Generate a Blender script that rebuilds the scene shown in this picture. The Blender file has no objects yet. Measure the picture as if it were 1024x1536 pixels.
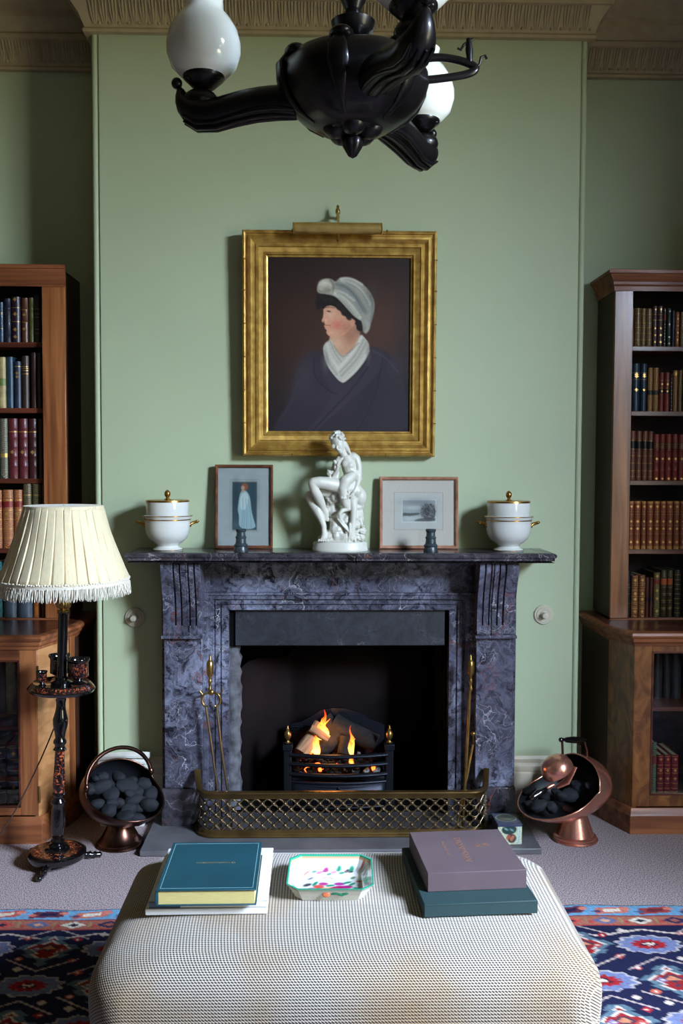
import bpy, bmesh, math, random
import numpy as np
from mathutils import Vector, Matrix, noise as mnoise
random.seed(7)
PI=math.pi
SC=bpy.context.scene
COL=SC.collection
def lin(c):
    return tuple((v/255/12.92) if v/255<=0.04045 else ((v/255+0.055)/1.055)**2.4 for v in c)
def rgba(c): return (*lin(c),1.0)

# ---------------------------------------------------------------- objects
def thing(name,label,cat,loc=(0,0,0),rotz=0,group=None):
    o=bpy.data.objects.new(name,None); COL.objects.link(o)
    o.location=loc; o.rotation_euler=(0,0,rotz); o.empty_display_size=.05
    return tag(o,label,cat,group)
def tag(o,label=None,cat=None,group=None,kind=None):
    if label: o['label']=label
    if cat: o['category']=cat
    if group: o['group']=group
    if kind: o['kind']=kind
    return o
def off(parent):
    v=Vector((0,0,0))
    while parent is not None: v+=Vector(parent.location); parent=parent.parent
    return v

class MB:
    """collects shapes into one mesh"""
    def __init__(s): s.v=[]; s.f=[]; s.m=[]
    def add(s,vs,fs,mi=0):
        b=len(s.v); s.v+= [tuple(p) for p in vs]
        s.f+=[tuple(i+b for i in f) for f in fs]
        s.m+= [mi]*len(fs) if isinstance(mi,int) else list(mi)
        return s
    def box(s,a,b,mi=0,M=None):
        x0,y0,z0=a;x1,y1,z1=b
        if x0>x1:x0,x1=x1,x0
        if y0>y1:y0,y1=y1,y0
        if z0>z1:z0,z1=z1,z0
        vs=[(x0,y0,z0),(x1,y0,z0),(x1,y1,z0),(x0,y1,z0),(x0,y0,z1),(x1,y0,z1),(x1,y1,z1),(x0,y1,z1)]
        if M: vs=[M@Vector(p) for p in vs]
        return s.add(vs,[(0,3,2,1),(4,5,6,7),(0,1,5,4),(1,2,6,5),(2,3,7,6),(3,0,4,7)],mi)
    def prism(s,poly,z0,z1,axis='z',mi=0):
        """poly 2D (ccw). axis z: (x,y); axis x: (y,z); axis y: (x,z)"""
        def P(a,b,c):
            return {'z':(a,b,c),'x':(c,a,b),'y':(a,c,b)}[axis]
        n=len(poly)
        area=sum(poly[i][0]*poly[(i+1)%n][1]-poly[(i+1)%n][0]*poly[i][1] for i in range(n))
        flip=(area<0)^(axis=='y')^(z1<z0)
        vs=[P(a,b,z0) for a,b in poly]+[P(a,b,z1) for a,b in poly]
        fs=[tuple(range(n-1,-1,-1)),tuple(range(n,2*n))]+[(i,(i+1)%n,n+(i+1)%n,n+i) for i in range(n)]
        if flip: fs=[f[::-1] for f in fs]
        return s.add(vs,fs,mi)
    def lathe(s,prof,c=(0,0,0),seg=32,M=None,mi=0,rad=None):
        """prof [(r,z)] bottom to top"""
        n=len(prof); vs=[];fs=[]
        for k in range(seg):
            a=2*PI*k/seg; ca,sa=math.cos(a),math.sin(a); q=rad(a) if rad else 1
            for r,z in prof: vs.append((r*q*ca,r*q*sa,z))
        for k in range(seg):
            k2=(k+1)%seg
            for i in range(n-1):
                fs.append((k*n+i,k2*n+i,k2*n+i+1,k*n+i+1))
        if prof[0][0]>1e-5: fs.append(tuple(k*n for k in range(seg))[::-1])
        if prof[-1][0]>1e-5: fs.append(tuple(k*n+n-1 for k in range(seg)))
        if M: vs=[M@Vector(p) for p in vs]
        vs=[(p[0]+c[0],p[1]+c[1],p[2]+c[2]) for p in vs]
        return s.add(vs,fs,mi)
    def tube(s,pts,r,seg=10,mi=0,closed=False,flat=1.0,cap=True):
        pts=[Vector(p) for p in pts]; n=len(pts)
        rs=r if isinstance(r,(list,tuple)) else [r]*n
        vs=[];fs=[];up=None
        for i,p in enumerate(pts):
            a=pts[(i-1)%n] if (closed or i>0) else p; b=pts[(i+1)%n] if (closed or i<n-1) else p
            t=(b-a); t=t.normalized() if t.length>1e-9 else Vector((0,0,1))
            if up is None:
                up=Vector((0,0,1)) if abs(t.z)<.95 else Vector((0,1,0))
            x=t.cross(up)
            if x.length<1e-4: x=t.cross(Vector((1,0,0)))
            x.normalize(); u=x.cross(t).normalized(); up=u
            for k in range(seg):
                an=2*PI*k/seg
                vs.append(p+x*math.cos(an)*rs[i]+u*math.sin(an)*rs[i]*flat)
        m=n if closed else n-1
        for i in range(m):
            j=(i+1)%n
            for k in range(seg):
                k2=(k+1)%seg
                fs.append((i*seg+k,i*seg+k2,j*seg+k2,j*seg+k))
        if cap and not closed:
            fs.append(tuple(range(seg))[::-1]); fs.append(tuple((n-1)*seg+k for k in range(seg)))
        return s.add(vs,fs,mi)
    def ell(s,c,r,seg=16,rings=10,mi=0,M=None,nz=0,seed=0):
        if not isinstance(r,(tuple,list)): r=(r,r,r)
        vs=[];fs=[]
        vs.append(Vector((0,0,-1)))
        for i in range(1,rings):
            ph=-PI/2+PI*i/rings
            for k in range(seg):
                a=2*PI*k/seg
                vs.append(Vector((math.cos(ph)*math.cos(a),math.cos(ph)*math.sin(a),math.sin(ph))))
        vs.append(Vector((0,0,1)))
        for k in range(seg): fs.append((0,1+(k+1)%seg,1+k))
        for i in range(rings-2):
            for k in range(seg):
                a=1+i*seg+k;b=1+i*seg+(k+1)%seg
                fs.append((a,b,b+seg,a+seg))
        t=len(vs)-1;q=1+(rings-2)*seg
        for k in range(seg): fs.append((q+k,q+(k+1)%seg,t))
        out=[]
        for p in vs:
            if nz: p=p*(1+nz*mnoise.noise(p*1.7+Vector((seed*3.1,seed*1.7,0))))
            p=Vector((p.x*r[0],p.y*r[1],p.z*r[2]))
            if M: p=M@p
            out.append(p+Vector(c))
        return s.add(out,fs,mi)
    def sweep(s,prof,path,closed=False,mi=0,caps=True):
        """profile [(o,z)]: o = outward offset (to the right of travel), z added; path of (x,y,z) with mitred corners (plan)"""
        P=[Vector(p) for p in path]; n=len(P); m=len(prof); vs=[];fs=[]
        for i,p in enumerate(P):
            a=P[(i-1)%n] if (closed or i>0) else None; b=P[(i+1)%n] if (closed or i<n-1) else None
            d1=(p-a).normalized() if a is not None else None; d2=(b-p).normalized() if b is not None else None
            if d1 is None:d1=d2
            if d2 is None:d2=d1
            n1=Vector((d1.y,-d1.x,0));n2=Vector((d2.y,-d2.x,0)); nn=(n1+n2)
            nn=nn/ max(1e-6,(1+n1.dot(n2)))
            for o,z in prof: vs.append(p+nn*o+Vector((0,0,z)))
        for i in range(n if closed else n-1):
            j=(i+1)%n
            for k in range(m):
                k2=(k+1)%m
                fs.append((i*m+k,j*m+k,j*m+k2,i*m+k2))
        if caps and not closed: fs.append(tuple(range(m))); fs.append(tuple((n-1)*m+k for k in range(m))[::-1])
        return s.add(vs,fs,mi)
    def xform(s,M):
        s.v=[tuple(M@Vector(p)) for p in s.v]; return s
    def build(s,name,mats,parent=None,world=False,smooth=35,bevel=0,bseg=2,solid=0,sub=0,fix=False):
        me=bpy.data.meshes.new(name)
        vs=s.v
        if world and parent is not None:
            o=off(parent); vs=[(p[0]-o.x,p[1]-o.y,p[2]-o.z) for p in vs]
        me.from_pydata(vs,[],s.f)
        if not isinstance(mats,(list,tuple)): mats=[mats]
        for m in mats: me.materials.append(m)
        me.polygons.foreach_set('material_index',s.m)
        if fix:
            bm=bmesh.new(); bm.from_mesh(me); bmesh.ops.recalc_face_normals(bm,faces=bm.faces); bm.to_mesh(me); bm.free()
        if smooth:
            me.polygons.foreach_set('use_smooth',[True]*len(me.polygons))
            if smooth<180: me.set_sharp_from_angle(angle=math.radians(smooth))
        me.update()
        ob=bpy.data.objects.new(name,me); COL.objects.link(ob)
        if parent is not None: ob.parent=parent
        if solid: q=ob.modifiers.new('s','SOLIDIFY'); q.thickness=solid; q.offset=0
        if bevel:
            q=ob.modifiers.new('b','BEVEL'); q.width=bevel; q.segments=bseg; q.limit_method='ANGLE'; q.angle_limit=math.radians(40); q.harden_normals=False
        if sub: q=ob.modifiers.new('u','SUBSURF'); q.levels=sub; q.render_levels=sub
        return ob
def bx(name,a,b,mat,parent=None,world=True,bevel=.002):
    return MB().box(a,b).build(name,mat,parent,world,bevel=bevel)
def struct(o): o['kind']='structure'; return o
def bake(ob,mods):
    """apply modifiers by evaluating"""
    for kind,kw in mods:
        q=ob.modifiers.new('m',kind)
        for k,v in kw.items(): setattr(q,k,v)
    dg=bpy.context.evaluated_depsgraph_get(); dg.update()
    me=bpy.data.meshes.new_from_object(ob.evaluated_get(dg))
    mats=list(ob.data.materials); ob.modifiers.clear(); ob.data=me
    if not len(me.materials):
        for m in mats: me.materials.append(m)
    me.polygons.foreach_set('use_smooth',[True]*len(me.polygons)); me.update()
    return ob
def dup(o,parent=None):
    c=o.copy(); COL.objects.link(c)
    if parent is not None: c.parent=parent
    for ch in list(o.children): dup(ch,c)
    return c
def R(ax,deg): return Matrix.Rotation(math.radians(deg),4,ax)
def T(x,y,z): return Matrix.Translation((x,y,z))
def chaikin(p,n=2,closed=True):
    for _ in range(n):
        q=[]; m=len(p)
        for i in range(m if closed else m-1):
            a=p[i];b=p[(i+1)%m]
            q.append(tuple(a[k]*.75+b[k]*.25 for k in range(len(a)))); q.append(tuple(a[k]*.25+b[k]*.75 for k in range(len(a))))
        if not closed: q=[p[0]]+q+[p[-1]]
        p=q
    return p

# ---------------------------------------------------------------- materials
def newmat(name):
    m=bpy.data.materials.new(name); m.use_nodes=True
    nt=m.node_tree; b=nt.nodes['Principled BSDF']; return m,nt,b
def pm(name,c,rough=.5,metal=0,spec=None,coat=0,sss=0,trans=0,ior=None,bump=0,bscale=60,var=0,vscale=5,emis=None,es=0,c2=None,stretch=None,sheen=0,detail=4):
    """plain principled with optional noise variation and bump"""
    m,nt,b=newmat(name); N=nt.nodes;L=nt.links
    b.inputs['Base Color'].default_value=rgba(c); b.inputs['Roughness'].default_value=rough; b.inputs['Metallic'].default_value=metal
    if spec is not None: b.inputs['Specular IOR Level'].default_value=spec
    if coat: b.inputs['Coat Weight'].default_value=coat; b.inputs['Coat Roughness'].default_value=.08
    if sss: b.inputs['Subsurface Weight'].default_value=sss; b.inputs['Subsurface Radius'].default_value=(.01,.008,.006)
    if trans: b.inputs['Transmission Weight'].default_value=trans
    if ior: b.inputs['IOR'].default_value=ior
    if sheen: b.inputs['Sheen Weight'].default_value=sheen
    if emis: b.inputs['Emission Color'].default_value=rgba(emis); b.inputs['Emission Strength'].default_value=es
    if var or bump or c2:
        tc=N.new('ShaderNodeTexCoord'); src=tc.outputs['Object']
        if stretch:
            mp=N.new('ShaderNodeMapping'); mp.inputs['Scale'].default_value=stretch; L.new(src,mp.inputs[0]); src=mp.outputs[0]
    if var or c2:
        n=N.new('ShaderNodeTexNoise'); n.inputs['Scale'].default_value=vscale; n.inputs['Detail'].default_value=detail; L.new(src,n.inputs['Vector'])
        r=N.new('ShaderNodeValToRGB'); r.color_ramp.elements[0].position=.3; r.color_ramp.elements[1].position=.7
        ca=c; cb=c2 if c2 else tuple(max(0,v*(1-var)) for v in c)
        r.color_ramp.elements[0].color=rgba(ca); r.color_ramp.elements[1].color=rgba(cb)
        L.new(n.outputs['Fac'],r.inputs[0]); L.new(r.outputs[0],b.inputs['Base Color'])
    if bump:
        n=N.new('ShaderNodeTexNoise'); n.inputs['Scale'].default_value=bscale; n.inputs['Detail'].default_value=3; L.new(src,n.inputs['Vector'])
        q=N.new('ShaderNodeBump'); q.inputs['Strength'].default_value=bump; q.inputs['Distance'].default_value=.004
        L.new(n.outputs['Fac'],q.inputs['Height']); L.new(q.outputs[0],b.inputs['Normal'])
    return m
def wood(name,c1,c2,scale=(30,30,1.6),rough=.35,coat=.2,figure=.6,c3=None):
    m,nt,b=newmat(name);N=nt.nodes;L=nt.links
    tc=N.new('ShaderNodeTexCoord'); mp=N.new('ShaderNodeMapping'); mp.inputs['Scale'].default_value=scale; L.new(tc.outputs['Object'],mp.inputs[0])
    n=N.new('ShaderNodeTexNoise'); n.inputs['Scale'].default_value=1.0; n.inputs['Detail'].default_value=7; n.inputs['Distortion'].default_value=figure; L.new(mp.outputs[0],n.inputs['Vector'])
    mp2=N.new('ShaderNodeMapping'); mp2.inputs['Scale'].default_value=tuple(v*.22 for v in scale); L.new(tc.outputs['Object'],mp2.inputs[0])
    n2=N.new('ShaderNodeTexNoise'); n2.inputs['Scale'].default_value=1.3; n2.inputs['Detail'].default_value=3; n2.inputs['Distortion'].default_value=1.5; L.new(mp2.outputs[0],n2.inputs['Vector'])
    r=N.new('ShaderNodeValToRGB'); e=r.color_ramp.elements; e[0].position=.33; e[1].position=.66; e[0].color=rgba(c1); e[1].color=rgba(c2)
    L.new(n.outputs['Fac'],r.inputs[0])
    mx=N.new('ShaderNodeMix'); mx.data_type='RGBA'; mx.blend_type='MULTIPLY'; mx.inputs['Factor'].default_value=.65
    r2=N.new('ShaderNodeValToRGB'); r2.color_ramp.elements[0].position=.35; r2.color_ramp.elements[1].position=.62; r2.color_ramp.elements[0].color=(.33,.25,.2,1); r2.color_ramp.elements[1].color=(1,1,1,1)
    L.new(n2.outputs['Fac'],r2.inputs[0]); L.new(r.outputs[0],mx.inputs['A']); L.new(r2.outputs[0],mx.inputs['B'])
    L.new(mx.outputs['Result'],b.inputs['Base Color'])
    b.inputs['Roughness'].default_value=rough; b.inputs['Coat Weight'].default_value=coat; b.inputs['Coat Roughness'].default_value=.15
    return m
def marble(name,dark,light,veins=(200,200,205),red=(120,55,45),scale=1.0,rough=.22,redamt=1.0,big=None):
    m,nt,b=newmat(name);N=nt.nodes;L=nt.links
    tc=N.new('ShaderNodeTexCoord'); mp=N.new('ShaderNodeMapping'); mp.inputs['Rotation'].default_value=(.5,.35,.6); mp.inputs['Scale'].default_value=(scale,)*3; L.new(tc.outputs['Object'],mp.inputs[0])
    w=N.new('ShaderNodeTexNoise'); w.inputs['Scale'].default_value=3.5; w.inputs['Detail'].default_value=5; L.new(mp.outputs[0],w.inputs['Vector'])
    va=N.new('ShaderNodeVectorMath'); va.operation='MULTIPLY_ADD'; va.inputs[1].default_value=(.45,.45,.45); L.new(w.outputs['Color'],va.inputs[0]); L.new(mp.outputs[0],va.inputs[2])
    n=N.new('ShaderNodeTexNoise'); n.inputs['Scale'].default_value=9; n.inputs['Detail'].default_value=9; n.inputs['Roughness'].default_value=.68; n.inputs['Distortion'].default_value=.8; L.new(va.outputs[0],n.inputs['Vector'])
    r=N.new('ShaderNodeValToRGB'); e=r.color_ramp.elements; e[0].position=.36; e[1].position=.72; e[0].color=rgba(dark); e[1].color=rgba(light); L.new(n.outputs['Fac'],r.inputs[0])
    def vein(sc,lo,hi,seedv):
        mq=N.new('ShaderNodeMapping'); mq.inputs['Location'].default_value=(seedv,seedv*.7,0); mq.inputs['Scale'].default_value=(1,1,.45); L.new(va.outputs[0],mq.inputs[0])
        v=N.new('ShaderNodeTexVoronoi'); v.feature='DISTANCE_TO_EDGE'; v.inputs['Scale'].default_value=sc; L.new(mq.outputs[0],v.inputs['Vector'])
        q=N.new('ShaderNodeMapRange'); q.inputs['From Min'].default_value=lo; q.inputs['From Max'].default_value=hi; q.inputs['To Min'].default_value=1; q.inputs['To Max'].default_value=0; L.new(v.outputs['Distance'],q.inputs['Value'])
        k=N.new('ShaderNodeTexNoise'); k.inputs['Scale'].default_value=3.0; k.inputs['Detail'].default_value=3; L.new(mq.outputs[0],k.inputs['Vector'])
        k2=N.new('ShaderNodeMapRange'); k2.inputs['From Min'].default_value=.5; k2.inputs['From Max'].default_value=.66; L.new(k.outputs['Fac'],k2.inputs['Value'])
        mm=N.new('ShaderNodeMath'); mm.operation='MULTIPLY'; L.new(q.outputs[0],mm.inputs[0]); L.new(k2.outputs[0],mm.inputs[1]); return mm.outputs[0]
    def mix(a,colr,f,amt):
        mx=N.new('ShaderNodeMix'); mx.data_type='RGBA'; mu=N.new('ShaderNodeMath'); mu.operation='MULTIPLY'; mu.inputs[1].default_value=amt; L.new(f,mu.inputs[0]); L.new(mu.outputs[0],mx.inputs['Factor'])
        L.new(a,mx.inputs['A']); mx.inputs['B'].default_value=rgba(colr); return mx.outputs['Result']
    c=r.outputs[0]
    if big:
        bn=N.new('ShaderNodeTexNoise'); bn.inputs['Scale'].default_value=1.9; bn.inputs['Detail'].default_value=2; L.new(tc.outputs['Object'],bn.inputs['Vector'])
        b2=N.new('ShaderNodeMapRange'); b2.inputs['From Min'].default_value=.50; b2.inputs['From Max'].default_value=.68; L.new(bn.outputs['Fac'],b2.inputs['Value'])
        b3=N.new('ShaderNodeMapRange'); b3.inputs['From Min'].default_value=.40; b3.inputs['From Max'].default_value=.62; L.new(n.outputs['Fac'],b3.inputs['Value'])
        b4=N.new('ShaderNodeMath'); b4.operation='MULTIPLY'; L.new(b2.outputs[0],b4.inputs[0]); L.new(b3.outputs[0],b4.inputs[1])
        mxb=N.new('ShaderNodeMix'); mxb.data_type='RGBA'; L.new(b4.outputs[0],mxb.inputs['Factor']); L.new(c,mxb.inputs['A']); mxb.inputs['B'].default_value=rgba(big); c=mxb.outputs['Result']
    c=mix(c,veins,vein(7,.0,.022,3.1),.75)
    c=mix(c,veins,vein(16,.0,.035,9.4),.55); c=mix(c,light,vein(34,.0,.06,4.4),.5)
    c=mix(c,red,vein(4.0,.0,.022,21.7),redamt)
    L.new(c,b.inputs['Base Color']); b.inputs['Roughness'].default_value=rough
    return m
def vcol(name,rough=.6,coat=0,bump=0,bscale=300,spec=None,sheen=0):
    m,nt,b=newmat(name);N=nt.nodes;L=nt.links
    a=N.new('ShaderNodeVertexColor'); a.layer_name='Col'; L.new(a.outputs['Color'],b.inputs['Base Color'])
    b.inputs['Roughness'].default_value=rough; b.inputs['Coat Weight'].default_value=coat; b.inputs['Coat Roughness'].default_value=.1
    if spec is not None: b.inputs['Specular IOR Level'].default_value=spec
    if sheen: b.inputs['Sheen Weight'].default_value=sheen
    if bump:
        tc=N.new('ShaderNodeTexCoord');n=N.new('ShaderNodeTexNoise'); n.inputs['Scale'].default_value=bscale; L.new(tc.outputs['Object'],n.inputs['Vector'])
        q=N.new('ShaderNodeBump'); q.inputs['Strength'].default_value=bump; q.inputs['Distance'].default_value=.003; L.new(n.outputs['Fac'],q.inputs['Height']); L.new(q.outputs[0],b.inputs['Normal'])
    return m
def setcol(me,C):
    """C: (nverts,3) sRGB 0-255"""
    C=np.clip(np.asarray(C,dtype=np.float64)/255,0,1)
    C=np.where(C<=.04045,C/12.92,((C+.055)/1.055)**2.4)
    at=me.color_attributes.new('Col','FLOAT_COLOR','POINT')
    A=np.ones((len(me.vertices),4)); A[:,:3]=C
    at.data.foreach_set('color',A.ravel().astype(np.float32))

# ---------------------------------------------------------------- a small painter on point arrays
class Paint:
    def __init__(s,X,Y,base):
        s.X=np.asarray(X,float); s.Y=np.asarray(Y,float); s.C=np.tile(np.array(base,float),(len(s.X),1))
    def mix(s,col,a):
        a=np.clip(a,0,1)[:,None]; s.C=s.C*(1-a)+np.array(col,float)*a
    def ell(s,cx,cy,rx,ry,col,soft=2,al=1,ang=0):
        c,n=math.cos(math.radians(ang)),math.sin(math.radians(ang))
        dx=s.X-cx;dy=s.Y-cy; u=(dx*c+dy*n)/rx; v=(-dx*n+dy*c)/ry
        d=(np.sqrt(u*u+v*v)-1)*min(rx,ry); s.mix(col,al*np.clip(.5-d/soft,0,1))
    def glow(s,cx,cy,rx,ry,col,al=1,ang=0):
        c,n=math.cos(math.radians(ang)),math.sin(math.radians(ang))
        dx=s.X-cx;dy=s.Y-cy; u=(dx*c+dy*n)/rx; v=(-dx*n+dy*c)/ry
        s.mix(col,al*np.exp(-(u*u+v*v)))
    def poly(s,pts,col,soft=2,al=1,smooth=2):
        if smooth: pts=chaikin(pts,smooth)
        P=np.array(pts,float); n=len(P)
        lo=P.min(0)-soft;hi=P.max(0)+soft
        idx=np.where((s.X>lo[0])&(s.X<hi[0])&(s.Y>lo[1])&(s.Y<hi[1]))[0]
        if len(idx)==0: return
        x=s.X[idx];y=s.Y[idx]; d=np.full(len(idx),1e18); ins=np.zeros(len(idx),bool)
        for i in range(n):
            a=P[i];b=P[(i+1)%n]; e=b-a; L=e@e+1e-12
            t=np.clip(((x-a[0])*e[0]+(y-a[1])*e[1])/L,0,1)
            d=np.minimum(d,(x-a[0]-t*e[0])**2+(y-a[1]-t*e[1])**2)
            c=((a[1]>y)!=(b[1]>y))&(x<(b[0]-a[0])*(y-a[1])/((b[1]-a[1]) if abs(b[1]-a[1])>1e-12 else 1e-12)+a[0])
            ins^=c
        d=np.sqrt(d); d=np.where(ins,-d,d)
        a=np.zeros(len(s.X)); a[idx]=al*np.clip(.5-d/soft,0,1); s.mix(col,a)
    def line(s,pts,w,col,soft=2,al=1,smooth=2):
        if smooth: pts=chaikin(pts,smooth,False)
        d=np.full(len(s.X),1e18)
        for a,b in zip(pts[:-1],pts[1:]):
            ex,ey=b[0]-a[0],b[1]-a[1];L=ex*ex+ey*ey+1e-12
            t=np.clip(((s.X-a[0])*ex+(s.Y-a[1])*ey)/L,0,1)
            d=np.minimum(d,(s.X-a[0]-t*ex)**2+(s.Y-a[1]-t*ey)**2)
        s.mix(col,al*np.clip(.5-(np.sqrt(d)-w/2)/soft,0,1))
    def noise(s,amt,sc,seed=0):
        rng=np.random.RandomState(seed); t=np.zeros(len(s.X))
        for k in range(10):
            a=rng.uniform(0,2*PI); f=rng.uniform(.5,1.6)/sc; t+=np.sin((s.X*math.cos(a)+s.Y*math.sin(a))*f*2*PI+rng.uniform(0,6))
        s.C*= (1+amt*t/4)[:,None]
def gridmesh(name,w,h,nx,ny,fn,mat,parent=None,thick=0):
    """flat upright panel in xz plane facing -y, centred at x, bottom at z=0; fn(X 0..1,Y 0..1 down)->colours"""
    xs=np.linspace(0,1,nx);ys=np.linspace(0,1,ny); X,Y=np.meshgrid(xs,ys); X=X.ravel();Y=Y.ravel()
    mb=MB(); mb.v=[(float((x-.5)*w),0.0,float((1-y)*h)) for x,y in zip(X,Y)]
    mb.f=[(j*nx+i,(j+1)*nx+i,(j+1)*nx+i+1,j*nx+i+1) for j in range(ny-1) for i in range(nx-1)]
    mb.m=[0]*len(mb.f)
    o=mb.build(name,mat,parent,smooth=0); setcol(o.data,fn(X,Y)); return o
LP=(6400,2,1.6,470); EXPO=0.0
# ================================================================ ROOM
RX=2.75; RXR=2.40; YB=.40; YF=-6.2; HC=3.86
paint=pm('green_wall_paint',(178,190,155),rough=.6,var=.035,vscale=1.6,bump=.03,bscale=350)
cream=pm('cream_gloss_paint',(196,184,160),rough=.35,var=.05,vscale=8)
plaster=pm('plaster_cornice',(176,160,128),rough=.75,var=.08,vscale=20)
ceilm=pm('ceiling_white',(205,196,172),rough=.8)
dark_wall=pm('side_wall_darkened',(98,90,66),rough=.7)  # unseen side and rear walls, coloured dark to lower the bounced fill
m,nt,b=newmat('carpet'); carpet=m
N=nt.nodes;L=nt.links
tc=N.new('ShaderNodeTexCoord'); n=N.new('ShaderNodeTexNoise'); n.inputs['Scale'].default_value=230; n.inputs['Detail'].default_value=2; L.new(tc.outputs['Object'],n.inputs['Vector'])
r=N.new('ShaderNodeValToRGB'); e=r.color_ramp.elements; e[0].position=.36;e[1].position=.64; e[0].color=rgba((98,80,80)); e[1].color=rgba((196,178,178)); L.new(n.outputs['Fac'],r.inputs[0])
L.new(r.outputs[0],b.inputs['Base Color']); b.inputs['Roughness'].default_value=.95; b.inputs['Specular IOR Level'].default_value=.1
q=N.new('ShaderNodeBump'); q.inputs['Strength'].default_value=.7; q.inputs['Distance'].default_value=.004; L.new(n.outputs['Fac'],q.inputs['Height']); L.new(q.outputs[0],b.inputs['Normal'])

struct(bx('floor',(-RX,YF,-.1),(RXR,YB,0),carpet,bevel=0))
struct(bx('ceiling',(-RX,YF,HC),(RXR,YB,HC+.1),ceilm,bevel=0))
struct(bx('wall_alcove',(-RX,YB,-.1),(RXR,YB+.1,HC),paint,bevel=0))
struct(bx('wall_left',(-RX-.12,YF,-.1),(-RX,YB+.1,HC),dark_wall,bevel=0))
# right wall and rear wall have window openings
WY0,WY1,WZ0,WZ1=-4.05,-2.65,.6,3.3
mb=MB(); X0,X1=RXR,RXR+.36
mb.box((X0,YF,-.1),(X1,WY0,HC)).box((X0,WY1,-.1),(X1,YB+.1,HC)).box((X0,WY0,-.1),(X1,WY1,WZ0)).box((X0,WY0,WZ1),(X1,WY1,HC))
struct(mb.build('wall_right',dark_wall))
VX0,VX1=.3,1.9
mb=MB(); mb.box((-RX,YF-.12,-.1),(VX0,YF,HC)).box((VX1,YF-.12,-.1),(RXR,YF,HC)).box((VX0,YF-.12,-.1),(VX1,YF,WZ0)).box((VX0,YF-.12,WZ1),(VX1,YF,HC))
struct(mb.build('wall_rear',dark_wall))
def window(name,a,b,axis):
    mb=MB(); t=.05
    def seg(u0,u1,z0,z1):
        if axis=='y': mb.box((a+.03,u0,z0),(b-.03,u1,z1))
        else: mb.box((u0,a+.03,z0),(u1,b-.03,z1))
    u0,u1=(WY0,WY1) if axis=='y' else (VX0,VX1)
    seg(u0,u0+t,WZ0,WZ1);seg(u1-t,u1,WZ0,WZ1);seg(u0,u1,WZ0,WZ0+t);seg(u0,u1,WZ1-t,WZ1)
    mz=(WZ0+WZ1)/2; seg(u0,u1,mz-.02,mz+.02); mu=(u0+u1)/2; seg(mu-.012,mu+.012,WZ0,WZ1)
    struct(mb.build(name,cream))
window('window_1',RXR+.24,RXR+.36,'y'); window('window_2',YF-.12,YF,'x')
# chimney breast with the fire opening
OX=.478; OZ=.935; BW=1.03
mb=MB()
mb.box((-BW,0,0),(-OX,YB,HC)).box((OX,0,0),(BW,YB,HC)).box((-OX,0,OZ),(OX,YB,HC))
for s in (-1,1):   # quirk + corner bead
    mb.box((s*BW,.008,0),(s*(BW+.006),YB,HC))
    pts=[(s*(BW+.019),.013,0),(s*(BW+.019),.013,HC)]
    mb.tube([(s*(BW+.0195),.0135,0),(s*(BW+.0195),.0135,HC)],.0135,seg=16)
    mb.box((s*(BW+.006),.014,0),(s*(BW+.031),YB,HC))
struct(mb.build('wall_chimney_breast',paint,smooth=40))
# firebox lining
soot=pm('soot_black',(10,9,9),rough=.9,spec=.1,var=.5,vscale=12,bump=.4,bscale=25)
iron_back=pm('fireback_iron',(30,18,18),rough=.8,spec=.12,c2=(14,12,14),vscale=4,bump=.15,bscale=40)
roughstone=pm('rough_stone_jamb',(112,112,118),rough=.9,c2=(52,50,54),vscale=22,bump=1.0,bscale=45,detail=6)
mb=MB()
struct(bx('wall_firebox_back',(-OX,.36,0),(OX,.395,OZ),soot,bevel=0)); struct(bx('wall_firebox_throat',(-OX,.02,.93),(OX,.36,OZ+.01),soot,bevel=0))
struct(bx('floor_firebox',(-OX+.001,.0,0),(OX-.001,.36,.033),soot,bevel=0))
mb.box((-OX,.03,.03),(-OX+.012,.36,.93))
struct(bx('wall_firebox_side',(OX-.022,.03,.034),(OX,.36,.93),soot,bevel=0))
struct(mb.build('wall_firebox_cheek',soot))
# skirting boards
def skirt(name,path,side=1):
    prof=[(0,0),(.022,0),(.022,.20),(.016,.206),(.020,.215),(.020,.232),(.012,.245),(.013,.262),(.006,.275),(0,.275)]
    mb=MB().sweep(prof,path); return struct(mb.build(name,cream,smooth=30,fix=True))
xb=BW+.031
skirt('baseboard_breast_left',[(-xb,YB,0),(-xb,0,0),(-.745,0,0)])
skirt('baseboard_breast_right',[(.755,0,0),(xb,0,0),(xb,YB,0)])
skirt('baseboard_alcove_left',[(-1.185,YB,0),(-xb-.024,YB,0)])
skirt('baseboard_alcove_right',[(xb+.024,YB,0),(1.215,YB,0)])
# cornice : leaf band
def cornice(name,path,leafruns):
    z=3.385
    prof=[(0,0),(.028,.0),(.03,.012),(.022,.022),(.026,.03),(.045,.075),(.075,.115),(.085,.118),(.085,.14),(.075,.15),(.09,.17),(.12,.20),(.12,.23),(.20,.32),(.26,.36),(.26,.40),(.30,.42),(.30,HC-z),(0,HC-z)]
    mb=MB().sweep(prof,[(p[0],p[1],z) for p in path])
    for (x0,x1,y) in leafruns:
        n=int(round((x1-x0)/.042))
        for i in range(n):
            x=x0+(i+.5)*(x1-x0)/n
            for dx,rr in ((-.011,.0045),(0,.006),(.011,.0045)):
                mb.tube([(x+dx*.5,y-.028,z+.033),(x+dx,y-.048,z+.07),(x+dx*1.2,y-.078,z+.112)],[rr*.7,rr,rr*.8],seg=6)
            mb.ell((x+.021,y-.030,z+.036),.0065,seg=8,rings=6)
    return struct(mb.build(name,plaster,smooth=30,fix=False))
cornice('trim_cornice_left',[(-RX,YB,0),(-xb,YB,0)],[(-1.75,-xb,YB)])
cornice('trim_cornice_right',[(xb,YB,0),(RXR,YB,0)],[(xb,1.85,YB)])
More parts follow.
